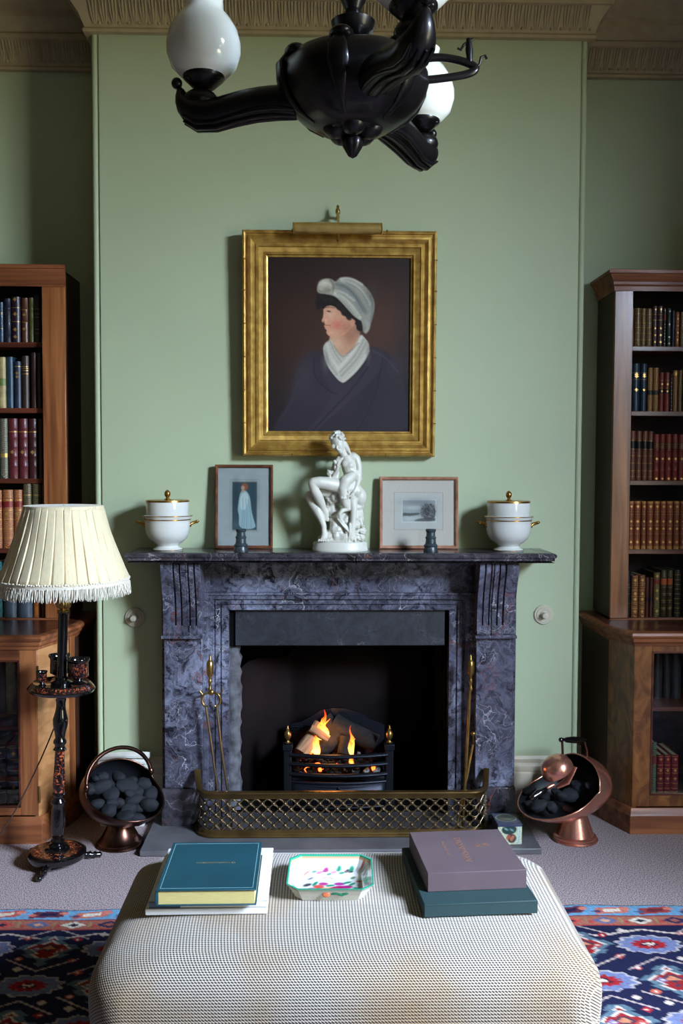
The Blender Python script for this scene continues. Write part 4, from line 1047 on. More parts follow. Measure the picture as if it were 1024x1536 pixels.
# ---- bisque statue
k=.000351
def SP(zx,zy,d=0): return ((zx-500)*k, d*k, (1500-zy)*k)
mb=MB()
def chain(pts,steps=7):
    """pts (zx,zy,depth,r)"""
    out=[]
    for a,b in zip(pts[:-1],pts[1:]):
        for i in range(steps+1):
            t=i/steps; q=[a[j]*(1-t)+b[j]*t for j in range(4)]
            out.append(q)
    for q in out: mb.ell(SP(q[0],q[1],q[2]),q[3]*k,seg=14,rings=9)
def E_(zx,zy,d,rx,rz,ry=None,rot=0,nz=0,seed=0):
    mb.ell(SP(zx,zy,d),(rx*k,(ry or rx)*k,rz*k),seg=18,rings=12,M=R('Y',rot),nz=nz,seed=seed)
# head bowed to the lower left, curls
E_(462,170,-40,84,92,88,rot=-8); E_(478,235,-70,66,84,66,rot=-16); E_(494,300,-96,30,34,32); E_(455,262,-130,10,20,16,rot=10); E_(470,292,-128,18,9,12)
E_(418,250,-95,30,30,26); E_(496,246,-60,36,50,50)
cr=random.Random(2)
for i in range(70):
    a=cr.uniform(-PI,PI); b_=cr.uniform(-.1,1.4)
    x=462+math.cos(a)*math.cos(b_)*90; d=-40+math.sin(a)*math.cos(b_)*92; z=165-math.sin(b_)*94
    if d<-70 and z>150 and x<470: continue
    E_(x,z,d,cr.uniform(13,20),cr.uniform(13,20))
chain([(545,215,-10,38),(570,262,-20,36),(592,300,-40,26),(612,330,-60,16)])
chain([(515,300,-40,40),(545,360,-20,46)])
# torso leaning
chain([(575,400,0,76),(600,470,5,92),(620,560,10,84),(625,640,20,84),(610,720,20,100)])
chain([(500,390,10,50),(560,385,0,60),(650,380,10,66),(690,400,20,50)])
E_(560,455,-62,44,40,24);E_(615,470,-70,40,38,22)
E_(690,470,40,60,110,55)
# arm on the right
chain([(690,395,10,52),(715,470,0,46),(726,560,-10,38),(720,640,-20,36),(700,720,-40,30),(665,790,-70,24)])
for i,(dx,dz) in enumerate(((-46,40),(-34,56),(-18,62),(0,58))): chain([(660,795,-75,14),(660+dx*.6,795+dz*.55,-92,9),(660+dx,795+dz,-90,7)],5)
# arm raised holding pipes
chain([(490,400,10,44),(440,470,-30,38),(408,560,-50,32),(420,600,-80,28),(455,540,-120,24),(470,470,-150,20),(500,415,-160,18)])
chain([(430,430,-150,22),(460,470,-150,20)]); 
for dz in (0,14,28,42): chain([(520+dz*.1,378+dz*.5,-165,9),(470-dz*.2,430+dz,-175,8)],5)
E_(375,560,-120,34,30,26,rot=20,nz=.3); chain([(350,530,-120,9),(345,575,-120,12),(380,600,-120,14)]); E_(400,548,-130,18,14)
# drapery by the lap
chain([(470,560,-60,20),(455,630,-80,26),(400,640,-100,18),(360,625,-110,10)]); chain([(620,520,-70,14),(690,540,-50,16),(740,630,-20,14),(770,640,-10,8)]); chain([(640,500,-60,16),(700,600,-30,16),(730,620,-10,10)])
# near leg : thigh to the left, shin down behind
chain([(590,740,0,98),(480,715,-60,90),(360,690,-110,80),(250,672,-150,68),(180,675,-165,58)])
chain([(172,690,-165,58),(190,760,-150,56),(240,850,-110,58),(280,940,-70,46),(320,1040,-30,34),(340,1120,-10,30)])
# other leg : knee low left, shin to the foot
chain([(420,800,40,70),(260,790,20,60),(130,822,0,44),(118,850,-5,44)])
chain([(120,850,-5,44),(170,930,-25,56),(225,1010,-40,60),(270,1110,-50,44),(305,1200,-60,34),(305,1270,-65,32)])
chain([(310,1280,-60,34),(305,1330,-90,36),(290,1350,-120,28)]); chain([(300,1230,-30,30),(330,1290,-20,32)])
for i in range(5): chain([(250+i*26,1352+abs(i-2)*2,-140,13),(240+i*27,1370,-165,11)],3)
# faun haunch, hairy leg and hoof
E_(735,850,40,86,118,90); E_(690,780,0,80,90,80)
chain([(680,610,-40,44),(640,600,-70,60),(560,660,-110,72),(528,740,-120,60),(540,830,-110,58),(565,930,-100,50),(590,990,-95,30)])
for i in range(26): E_(520+cr.uniform(-30,90),760+cr.uniform(0,120),-150+cr.uniform(-10,20),cr.uniform(8,15),cr.uniform(12,22))
chain([(570,1000,-110,22),(520,1010,-120,26),(492,1050,-130,24),(500,1110,-120,22),(550,1180,-110,20),(600,1240,-110,20)],8)
chain([(650,900,-60,56),(660,1000,-80,44),(655,1120,-90,36),(640,1250,-100,38),(630,1340,-110,36)],8)
chain([(610,1160,-130,12),(615,1260,-130,14),(600,1380,-130,14)]); chain([(470,1110,-130,10),(530,1190,-130,10),(600,1260,-130,12)])
# rocky seat
for i,(x,z,d,r_) in enumerate([(400,900,60,88),(400,1010,40,80),(470,1130,30,100),(460,1220,-20,92),(470,1320,-30,96),(640,1230,30,120),(720,1260,20,90),(700,1100,60,100),(640,980,60,110),(560,860,60,100),(380,1330,0,90),(560,1360,-40,96),(710,1340,-20,84),(300,1370,10,70),(760,1330,10,44),(430,860,-10,62),(560,1120,30,100),(690,980,80,100),(640,880,60,110),(540,1250,20,110)]):
    E_(x,z,d,r_,r_,nz=.35,seed=i)
for i in range(34): E_(cr.uniform(560,790),cr.uniform(1180,1380),cr.uniform(-120,-40),cr.uniform(14,30),cr.uniform(14,26),nz=.5,seed=i)
chain([(740,1100,-20,16),(760,1190,-30,20),(790,1290,-30,16)])
E_(500,1400,-10,290,36,150)
st=thing('statuette','white bisque statuette of a seated nude figure on a rocky base','statue',(-.000,-.15,1.2))
fig=mb.build('seated_figure',BIS,st,smooth=180)
bake(fig,[('REMESH',dict(mode='VOXEL',voxel_size=.0021)),('SMOOTH',dict(factor=.5,iterations=3))])
MB().lathe([(0,0),(.116,0),(.118,.004),(.116,.012),(.1145,.014),(.1145,.034),(.108,.040),(0,.042)],seg=56,M=Matrix.Diagonal((1,.62,1,1))).build('plinth',BIS,st,smooth=40)
# ================================================================ STANDARD LAMP
LACQ=pm('black_lacquer',(10,9,11),rough=.14,coat=.8)
def lacq_red(name,sc,lo=.55):
    m,nt,b=newmat(name);N=nt.nodes;L=nt.links
    tc=N.new('ShaderNodeTexCoord'); n=N.new('ShaderNodeTexNoise'); n.inputs['Scale'].default_value=sc; n.inputs['Detail'].default_value=2; n.inputs['Distortion'].default_value=1.2; L.new(tc.outputs['Object'],n.inputs['Vector'])
    r=N.new('ShaderNodeValToRGB'); e=r.color_ramp.elements; e[0].position=lo-.03; e[0].color=rgba((16,12,12)); e[1].position=lo; e[1].color=rgba((120,42,26)); k=e.new(lo+.10); k.color=rgba((170,90,48))
    L.new(n.outputs['Fac'],r.inputs[0]); L.new(r.outputs[0],b.inputs['Base Color']); b.inputs['Roughness'].default_value=.25; b.inputs['Coat Weight'].default_value=.6; return m
LR=lacq_red('lacquer_painted_red',75,.56); LR2=lacq_red('lacquer_painted_red_fine',140,.58)
SHD=pm('cream_silk_shade',(222,206,168),rough=.7,sss=0,var=.05,vscale=30,stretch=(4,4,1),sheen=.3)
FRG=pm('white_fringe',(212,204,188),rough=.85)
LXb,LYb=-1.108,-.485
lp=thing('standard_lamp','black lacquer standard lamp with pleated cream shade, on the carpet','lamp',(LXb,LYb,0))
MB().lathe([(0,.022),(.075,.022),(.108,.030),(.113,.040),(.112,.050),(.104,.056),(.095,.058),(0,.060)],(0,0,0),56).build('base',LACQ,lp,smooth=40)
MB().lathe([(.060,.0605),(.092,.0595),(.092,.057),(.06,.055)],(0,0,0),56).build('painted_ring',LR,lp,smooth=40)
for a in (0,120,240):
    an=math.radians(a-98+ (0)); c,s_=math.cos(an),math.sin(an)
    pts=[(c*r_,s_*r_,z) for r_,z in ((.06,.026),(.10,.024),(.115,.020),(.125,.018),(.135,.016),(.145,.015),(.155,.014),(.165,.013),(.172,.013))]
    MB().tube(pts,[.016,.016,.010,.015,.009,.014,.009,.012,.006],seg=14).build('foot',LACQ,lp,smooth=60)
ML=R('Y',2.0)
prof=[(.0,.055),(.050,.058),(.046,.066),(.030,.070),(.034,.078),(.022,.086),(.027,.096),(.019,.104),(.024,.114),(.026,.130),(.027,.17),(.024,.22),(.022,.235),(.029,.242),(.029,.252),(.021,.26),(.019,.272),(.025,.280),(.020,.288)]
MB().lathe(prof,seg=28,M=ML).build('lower_column',LACQ,lp,smooth=60)
MB().lathe([(.020,.287),(.0235,.32),(.0215,.36),(.019,.41),(.018,.445),(.019,.450)],seg=28,M=ML).build('painted_column',LR,lp,smooth=60)
MB().lathe([(.020,.449),(.026,.455),(.020,.463),(.018,.472),(.026,.482),(.024,.492),(.018,.50),(.021,.52),(.028,.55),(.029,.575),(.022,.60),(.018,.62),(.018,.64),(.023,.66),(.030,.668),(.030,.676),(0,.676)],seg=28,M=ML).build('baluster',LACQ,lp,smooth=60)
MB().lathe([(.0,.672),(.05,.674),(.10,.678),(.122,.686),(.128,.696),(.124,.700),(.110,.716),(.106,.720),(.100,.716),(.0,.714)],seg=64,M=ML).build('tray',LACQ,lp,smooth=35)
MB().lathe([(.1245,.7005),(.1115,.7165),(.1105,.7155),(.123,.700)],seg=64,M=ML).build('tray_border',LR2,lp,smooth=35)
MB().lathe([(0,.712),(.040,.714),(.040,.722),(.024,.730),(.024,.74),(.019,.745),(.0185,.985),(.022,.988),(.022,.992),(0,.994)],seg=28,M=ML).build('upper_pole',LACQ,lp,smooth=40)
# gadrooned brass ball under the shade
MB().lathe([(0,.990),(.020,.992),(.022,.997),(.013,1.001),(.015,1.006),(.026,1.012),(.029,1.024),(.028,1.034),(.021,1.044),(.014,1.047),(.016,1.052),(.024,1.060),(.023,1.066),(.014,1.072),(.009,1.075),(.009,1.14),(0,1.14)],seg=48,M=ML,rad=lambda a:1+.05*math.sin(a*12)).build('brass_ball',BR,lp,smooth=60)
# pleated shade
ns,nz=34,14
vs=[];fs=[]
per=18
SEG=ns*per; z0,z1,r0,r1=1.118,1.400,.236,.143
sx=.040
pj=random.Random(4); jit=[pj.uniform(-.35,.35) for _ in range(ns)]
for k_ in range(SEG):
    pi=k_//per; f=(k_%per)/per
    a=2*PI*(pi+f)/ns
    for i in range(nz):
        t=i/(nz-1)
        # knife pleat: rises, then drops sharply
        h=(.75+.25*f/.78 if f<.78 else (1-(f-.78)/.11 if f<.89 else (f-.89)/.11*.75))
        wob=.0015*math.sin(t*6+pi*1.7)
        amp=(.0105*(1-t)+.0045*t)
        r_=(r0*(1-t)+r1*t)-.006*math.sin(PI*t)+amp*h+wob
        aa=a+ .012*math.sin(t*3+jit[pi]*4)*(1-t)
        vs.append((math.cos(aa)*r_+sx,math.sin(aa)*r_,z0+(z1-z0)*t))
for k_ in range(SEG):
    k2=(k_+1)%SEG
    for i in range(nz-1): fs.append((k_*nz+i,k2*nz+i,k2*nz+i+1,k_*nz+i+1))
sh=MB().add(vs,fs).build('lamp_shade',SHD,lp,smooth=50,solid=.0015)
MB().lathe([(r1-.003,z1-.006),(r1+.007,z1-.010),(r1+.006,z1+.002),(r1-.002,z1+.003)],(sx,0,0),72).build('shade_trim',SHD,lp,smooth=60)
mb=MB()
for a in (0,120,240): mb.tube([(sx,0,z1-.02),(sx+math.cos(math.radians(a))*r1,math.sin(math.radians(a))*r1,z1-.004)],.002,seg=6)
mb.lathe([(.012,z1-.03),(.014,z1-.02),(.006,z1-.01),(.009,z1-.002),(0,z1+.006)],(sx,0,0),16); mb.build('shade_fitter',BRS,lp,smooth=60)
mb=MB(); rr=random.Random(9)
mb.lathe([(r0+.001,z0-.014),(r0+.008,z0-.012),(r0+.009,z0+.002),(r0+.003,z0+.004)],(sx,0,0),96)
for i in range(150):
    a=2*PI*i/150; mb.ell((sx+math.cos(a)*(r0+.007),math.sin(a)*(r0+.007),z0+.004+rr.uniform(-.002,.002)),(.0052,.0052,.004),seg=6,rings=5)
mb.build('gimp_trim',FRG,lp,smooth=60)
mb=MB()
for i in range(620):
    a=2*PI*(i+rr.uniform(-.6,.6))/620; ln=.045+rr.uniform(-.006,.007); ro=r0+.006+rr.uniform(-.002,.003); db=rr.uniform(-.02,.02); fl=rr.uniform(0,.008)
    p=[]
    for t in (0,.35,.7,1):
        aa=a+db*t*t; q=ro+fl*t+.002*math.sin(t*5+i); p.append((sx+math.cos(aa)*q,math.sin(aa)*q,z0-.008-ln*t))
    mb.tube(p,[.0013,.0014,.0013,.0009],seg=4,cap=False)
mb.build('fringe',FRG,lp,smooth=60)
lp['kind_note']=None
del lp['kind_note']
# flex of the lamp
CR=pm('brown_flex',(58,40,34),rough=.6)
pts=[(-1.07,-.455,.672),(-1.11,-.43,.57),(-1.165,-.42,.44),(-1.225,-.42,.31),(-1.285,-.43,.19),(-1.35,-.44,.09),(-1.42,-.46,.03),(-1.50,-.47,.006),(-1.62,-.46,.005)]
MB().tube(chaikin(pts,2,False),.0028,seg=8).build('flex',CR,lp,True,smooth=60)
# cups on the tray
def cup(x,y,r_,h,name,label,mouth=1.0):
    # (x,y) offset on tray
    zt=.7155
    c=thing(name,label,'cup',(LXb+.025+x,LYb+y,zt),0,'lacquer cups on the lamp tray')
    MB().lathe([(0,0),(.70*r_,0),(.72*r_,.03*h),(.40*r_,.10*h),(.36*r_,.16*h),(.6*r_,.22*h),(.86*r_,.28*h)],seg=36).build('foot',LACQ,c,smooth=50)
    MB().lathe([(0,.27*h),(.86*r_,.28*h),(.88*r_,.30*h),(.84*r_,.80*h),(.86*r_,.86*h)],seg=36).build('painted_bowl',LR2,c,smooth=50)
    MB().lathe([(.855*r_,.85*h),(.98*r_,.93*h),(1.0*r_,.97*h),(.98*r_,1.0*h),(.88*r_,.96*h),(.80*r_,.80*h),(.76*r_,.40*h),(0,.36*h)],seg=36).build('rim',LACQ,c,smooth=50)
cup(.068,-.012,.044,.098,'lacquer_cup','large black and red lacquer cup at the right of the lamp tray')
cup(-.022,.055,.042,.100,'lacquer_cup','dark lacquer cup behind the pole on the lamp tray')
cup(-.062,-.045,.0215,.056,'lacquer_cup','smallest lacquer cup, at the left front of the lamp tray')

# ================================================================ COAL SCUTTLES
COP=pm('polished_copper',(236,172,148),rough=.26,metal=.9,c2=(206,134,112),vscale=7)
COPD=pm('tarnished_copper',(120,84,70),rough=.30,metal=1,c2=(60,40,34),vscale=9,bump=.1,bscale=25)
INN=pm('scuttle_inside',(28,30,36),rough=.5,metal=.3)
COAL=pm('coal',(26,29,38),rough=.7,c2=(14,16,21),vscale=40,bump=.5,bscale=220)
def scuttle(c,R_,az,el,lip,mat,label,name='coal_scuttle',hood=72,side=88,lph=74):
    sc=thing(name,label,'coal scuttle',(c[0],c[1],0))
    u=Vector((math.cos(math.radians(az)),math.sin(math.radians(az)),0)); v=Vector((-u.y,u.x,0))
    n=(u*math.cos(math.radians(el))+Vector((0,0,1))*math.sin(math.radians(el))).normalized()
    dwn=(-Vector((0,0,1))+n*n.z).normalized()   # theta=0 towards lip
    sd=n.cross(dwn)
    NT,NP=72,22
    def P(th,fr,dr=0):
        ct=math.cos(th)
        l=max(0,ct)**1.5; hd=max(0,-ct)**.8; sid=1-l-hd
        ph0=math.radians(68*l+hood*hd+side*(1-max(l,hd)) if True else 0)
        ph0=math.radians(lph)*l+math.radians(hood)*hd+math.radians(side)*max(0,1-l-hd)
        ph=PI-(PI-ph0)*fr
        r=R_*(1+(lip-1)*(l**1.2)*max(0,(fr-.35)/.65)**1.3)+dr
        d=n*math.cos(ph)+(dwn*ct+sd*math.sin(th))*math.sin(ph)
        q=d*r; q.z*=.78
        return Vector((0,0,c[2]))+q
    vs=[];fs=[]
    vs.append(P(0,0))
    for i in range(1,NP+1):
        for k_ in range(NT): vs.append(P(2*PI*k_/NT,i/NP))
    for k_ in range(NT): fs.append((0,1+k_,1+(k_+1)%NT))
    for i in range(NP-1):
        for k_ in range(NT):
            a=1+i*NT+k_;b=1+i*NT+(k_+1)%NT; fs.append((a,a+NT,b+NT,b))
    mb=MB().add(vs,fs,0)
    # inner skin
    vi=[P(0,0,-.006)]
    for i in range(1,NP+1):
        for k_ in range(NT): vi.append(P(2*PI*k_/NT,i/NP,-.005))
    mb.add(vi,[f[::-1] for f in fs],1)
    o=mb.build('bowl',[mat,INN],sc,smooth=70)
    rim=[P(2*PI*k_/NT,1,-.002) for k_ in range(NT)]
    MB().tube(rim,.0036,seg=8,closed=True).build('rolled_rim',mat,sc,smooth=60)
    zb=c[2]-R_*.78+.004
    MB().lathe([(0,0),(.096,0),(.098,.005),(.094,.010),(.090,.013),(.090,.017),(.086,.021),(.080,.024),(.064,zb*.55),(.052,zb*.82),(.047,zb-.004),(.050,zb+.004),(0,zb+.006)],seg=48).build('foot',mat,sc,smooth=40)
    return sc,u,v,n,P
def coal(x,y,z,r_,label,grp,i):
    rr=random.Random(100+i)
    o=MB().ell((0,0,0),(1,1,1),seg=18,rings=12,nz=.16,seed=i).build('coal',COAL,smooth=180)
    o.scale=(r_*rr.uniform(1.0,1.35),r_*rr.uniform(.85,1.0),r_*rr.uniform(.62,.8)); o.location=(x,y,z); o.rotation_euler=(rr.uniform(-.6,.6),rr.uniform(-.6,.6),rr.uniform(0,3))
    return tag(o,label,'coal',grp)
cL=(-.905,-.285,.222)
scL,u,v,n,P=scuttle(cL,.162,-46,50,1.34,COPD,'tarnished dark copper coal scuttle beside the standard lamp, full of coals',hood=66,side=84)
hp=[]
for i in range(17):
    t=PI*i/16; hp.append(Vector((0,0,.270))+v*(.152*math.cos(t))+Vector((0,0,1))*(.122*math.sin(t))-u*(.03*math.sin(t)))
MB().tube(hp,.0085,seg=12).build('handle',COPD,scL,smooth=60)
for s in (-1,1): MB().ell(Vector((0,0,.268))+v*(.152*s),(.012,.012,.018)).build('handle_pivot',COPD,scL,smooth=60)
heap=[(-0.973,-0.2879,0.2795,0.0284),(-1.0132,-0.3514,0.2515,0.0284),(-0.9495,-0.2832,0.2425,0.0284),(-0.9708,-0.328,0.254,0.034),(-0.9348,-0.3252,0.2216,0.0378),(-0.9173,-0.2311,0.2552,0.0321),(-0.8773,-0.2708,0.234,0.0397),(-0.8645,-0.2258,0.2406,0.0246),(-0.8504,-0.2592,0.1992,0.0378),(-0.8202,-0.2233,0.2293,0.0321),(-0.8443,-0.2968,0.186,0.034),(-0.7929,-0.2242,0.1868,0.0378),(-0.7864,-0.2981,0.1646,0.0416),(-0.8574,-0.345,0.1645,0.0359),(-0.822,-0.3518,0.1267,0.034),(-0.8637,-0.3956,0.1507,0.0378),(-0.9292,-0.3926,0.1777,0.0359),(-0.9749,-0.38,0.1988,0.0302),(-0.914,-0.3651,0.1985,0.0284),(-0.8957,-0.3421,0.1887,0.0284),(-0.8258,-0.307,0.156,0.0265),(-0.8661,-0.2932,0.214,0.0265),(-0.9986,-0.2988,0.2748,0.0227),(-0.815,-0.267,0.1739,0.0246)]
def heapcoals(lst,grp,where,base_i):
    for i,(x,y,z,r_) in enumerate(lst): coal(x,y,z,r_,f'lump of dark coal {where}',grp,base_i+i)
heapcoals(heap,'coals in the left scuttle','heaped in the tarnished scuttle beside the standard lamp',0)
cR=(.985,-.255,.236)
scR,u2,v2,n2,P2=scuttle(cR,.150,208,58,1.9,COP,'polished pink copper coal scuttle beside the right bookcase, scoop inside',hood=42,side=86,lph=84)
h1=Vector((0,0,.335))+u2*.055;h2=Vector((0,0,.330))-u2*.065
A=Vector((-.062,-.02,.425));B_=Vector((.050,.045,.405))
MB().tube([h1,h1+Vector((-.012,0,.03)),A+Vector((0,0,-.01)),A],.005,seg=8).build('handle_bracket',COPD,scR,smooth=60)
MB().tube([h2,h2+Vector((0,0,.03)),B_+Vector((0,0,-.01)),B_],.005,seg=8).build('handle_bracket',COPD,scR,smooth=60)
MB().tube([A+(A-B_)*.14,A+(A-B_)*.10,A+(A-B_)*.03,A+(B_-A)*.10,A+(B_-A)*.16,A+(B_-A)*.5,A+(B_-A)*.84,A+(B_-A)*.9,B_+(B_-A)*.03,B_+(B_-A)*.10],[.003,.009,.010,.006,.011,.015,.011,.006,.010,.004],seg=14).build('handle_grip',LACQ,scR,smooth=60)
heapR=[(0.8052,-0.1959,0.1849,0.0257),(0.8622,-0.2644,0.1806,0.0302),(0.8194,-0.2396,0.1609,0.0257),(0.9086,-0.3095,0.1982,0.0302),(0.9492,-0.3038,0.201,0.0348),(0.8672,-0.3314,0.1606,0.0302),(0.817,-0.3299,0.1665,0.0333),(0.792,-0.2896,0.1548,0.0227),(1.0066,-0.2529,0.2165,0.0333),(1.0406,-0.304,0.2398,0.0257),(0.9859,-0.234,0.2239,0.0227),(0.9122,-0.241,0.1893,0.0257)]
heapcoals(heapR,'coals in the copper scuttle','under the scoop in the polished copper scuttle',50)
# scoop
so=thing('coal_scoop','copper coal scoop with wooden handle lying on the coals','scoop',(.895,-.33,.29))
d=Vector((-.70,-.45,-.42)).normalized()
mb=MB(); 
Ms=Matrix.Translation((0,0,.02))@R('Y',38)@R('X',12)
mb.lathe([(.066,0),(.0655,.018),(.061,.034),(.050,.050),(.034,.060),(.016,.065),(0,.067)],seg=40,M=Ms@R('Y',-38)@R('Y',-30))
o=mb.build('scoop_cup',COP,so,smooth=70,solid=.0025)
MB().tube([Vector((.060,-.02,.045)),Vector((.020,-.045,-.01)),Vector((-.02,-.05,-.03))],[.014,.02,.010],seg=12,flat=.3).build('scoop_blade',COP,so,smooth=60)
MB().tube([(-.03,-.045,-.020),(-.055,-.055,-.028),(-.062,-.058,-.032)],[.008,.009,.006],seg=14).build('ferrule',COP,so,smooth=60)
MB().tube([(-.060,-.057,-.031),(-.075,-.063,-.037),(-.10,-.072,-.048),(-.118,-.08,-.056),(-.126,-.083,-.060),(-.134,-.086,-.063)],[.007,.013,.015,.010,.012,.006],seg=14).build('scoop_handle',LACQ,so,smooth=60)
# newspapers behind left scuttle
PAP=pm('newsprint_white',(214,212,202),rough=.8,var=.08,vscale=40)
PX=.045
pw=thing('folded_papers','stack of folded white papers standing behind the tarnished coal scuttle','papers',(-.96,-.10,0))
pr_=random.Random(8)
for i in range(7):
    z=.15+i*.025
    mb=MB(); w=.23-.012*abs(i-3)*pr_.random()*2; x0=-.98+PX+pr_.uniform(-.008,.012)
    pts=[(x0-w/2+.02*0+w*t, -.098-.010*math.sin(t*3), z+.012*math.sin(t*2.4)) for t in [j/12 for j in range(13)]]
    vs=[];fs=[]
    for (x,y,zz) in pts:
        for dy in (0,.02,.04,.06): vs.append((x,y+dy,zz-.0*dy+ (.012 if dy==.02 else 0)))
        for dy in (.06,.0): vs.append((x,y+dy,zz-.010))
    m_=6
    for a in range(12):
        for b in range(m_): b2=(b+1)%m_; fs.append((a*m_+b,(a+1)*m_+b,(a+1)*m_+b2,a*m_+b2))
    fs.append(tuple(range(m_))); fs.append(tuple(12*m_+b for b in range(m_))[::-1])
    mb.add(vs,fs); mb.build('paper_fold',PAP,pw,True,smooth=50,fix=True)
bx('paper_stack',(-1.03,-.10,0),(-.84,-.04,.15),PAP,pw)

# ================================================================ FENDER
fd=thing('fender','low pierced brass fender with domed studs standing on the hearth','fender',(.013,-.29,.025))
XL,XR,YFd,YB_=-.587,.613,-.285,-.165
def fpath(o=0):
    """plan points with arc length; o outward"""
    r_=.07; pts=[]
    pts.append((XL-o-.012,YB_)); 
    for i in range(9):
        a=PI+ (PI/2)*i/8; pts.append((XL+r_+ (r_+o)*math.cos(a), YFd+r_+(r_+o)*math.sin(a)))
    nn=24
    for i in range(1,nn): pts.append((XL+r_+(XR-XL-2*r_)*i/nn, YFd-o))
    for i in range(9):
        a=1.5*PI+(PI/2)*i/8; pts.append((XR-r_+(r_+o)*math.cos(a), YFd+r_+(r_+o)*math.sin(a)))
    pts.append((XR+o+.012,YB_)); return pts
BP=fpath(); 
cum=[0]
for a,b in zip(BP[:-1],BP[1:]): cum.append(cum[-1]+math.hypot(b[0]-a[0],b[1]-a[1]))
LT=cum[-1]
def at(s_):
    s_=min(max(s_,0),LT)
    for i in range(len(cum)-1):
        if s_<=cum[i+1]+1e-9:
            t=(s_-cum[i])/(cum[i+1]-cum[i]+1e-12); a,b=BP[i],BP[i+1]
            dx,dy=b[0]-a[0],b[1]-a[1]; l=math.hypot(dx,dy)
            return (a[0]+dx*t,a[1]+dy*t,dy/l*1.0,-dx/l*1.0)
    return (*BP[-1],0,0)
FB=pm('fender_brass_dark',(98,80,54),rough=.40,metal=.9,c2=(60,48,34),vscale=10)
FBR=pm('fender_rail_brass',(150,122,74),rough=.32,metal=.9,c2=(96,76,46),vscale=6); STUD=pm('fender_studs_pale',(150,136,110),rough=.35,metal=.85)
zlo,zhi=.052,.188
def up(s_):  # ends sweep upwards
    e=min(s_,LT-s_); t=max(0,1-e/.11); return .055*t**1.6
rows=3; ch=(zhi-zlo)/rows; ncell=int(round(LT/.0485)); cw=LT/ncell
mb=MB()
def F(s_,z,o=0):
    x,y,nx,ny=at(s_); k_=(z-zlo)/(zhi-zlo); return (x+nx*o,y+ny*o,z+up(s_)*k_)
cells=[]
for j in range(rows*2+1):
    for i in range(ncell+1):
        cx_=(i+(.5 if j%2==0 else 0))*cw; cz=zlo+j*ch/2
        if j%2==0 and i==ncell: continue
        cells.append((cx_,cz))
for cx_,cz in cells:
    n_=16; vs=[];fs=[]
    for q in range(n_):
        a=2*PI*q/n_; c,s_=math.cos(a),math.sin(a)
        den=abs(c)/(cw/2)+abs(s_)/(ch/2); 
        X,Z=cx_+c/den,cz+s_/den
        ex,ez=c*cw*.315,s_*ch*.285
        X2,Z2=cx_+ex,cz+ez
        X=min(max(X,0),LT);X2=min(max(X2,0),LT)
        Z=min(max(Z,zlo),zhi);Z2=min(max(Z2,zlo),zhi)
        vs+=[F(X,Z),F(X2,Z2)]
    for q in range(n_): q2=(q+1)%n_; fs.append((2*q,2*q2,2*q2+1,2*q+1))
    mb.add(vs,fs)
mb.build('pierced_panel',FB,fd,True,smooth=50,solid=.0028)
mb=MB()
# studs at the crossings and raised diagonal ridges
for j in range(rows*2):
    for i in range(ncell+1):
        # lattice nodes: where diagonals cross: corners between cells
        cx_=(i+(.0 if j%2==0 else .5))*cw; cz=zlo+j*ch/2
        # node of diamond corners horizontally adjacent cells in row j share x = cell +- cw/2
        if 0<cx_<LT and cz>zlo+.004:
            x,y,z=F(cx_,cz,.003); mb.ell((x,y,z),(.0052,.0052,.0052),seg=8,rings=6)
    for i in range(ncell):
        a=((i+(0 if j%2==0 else .5))*cw); b=a+cw/2
        if b<=LT: mb.tube([F(a,zlo+j*ch/2,.0018),F(b,zlo+(j+1)*ch/2,.0018)],.0019,seg=5,cap=False)
mb.build('studs_and_ribs',STUD,fd,True,smooth=60)
def rail(prof,zoff,upk,nm,m_):
    vs=[];fs=[];N_=90;pn=len(prof)
    for i in range(N_+1):
        s_=LT*i/N_
        for o,z in prof:
            x,y,nx,ny=at(s_); vs.append((x+nx*o,y+ny*o,z+zoff+up(s_)*upk))
    for i in range(N_):
        for k_ in range(pn): k2=(k_+1)%pn; fs.append((i*pn+k_,(i+1)*pn+k_,(i+1)*pn+k2,i*pn+k2))
    fs.append(tuple(range(pn)));fs.append(tuple(N_*pn+k_ for k_ in range(pn))[::-1])
    MB().add(vs,fs).build(nm,m_,fd,True,smooth=40,fix=True)
rail([(-.002,-.004),(.002,-.004),(.006,.006),(.012,.016),(.016,.022),(.015,.027),(.008,.029),(-.006,.029),(-.010,.026),(-.006,.022),(-.003,.010)],zhi,1,'top_rail',FBR)
rail([(-.004,0),(.014,0),(.016,.004),(.012,.010),(.006,.013),(.003,.020),(.003,.030),(-.002,.030),(-.004,.012)],.026,0,'base_rail',FBR)
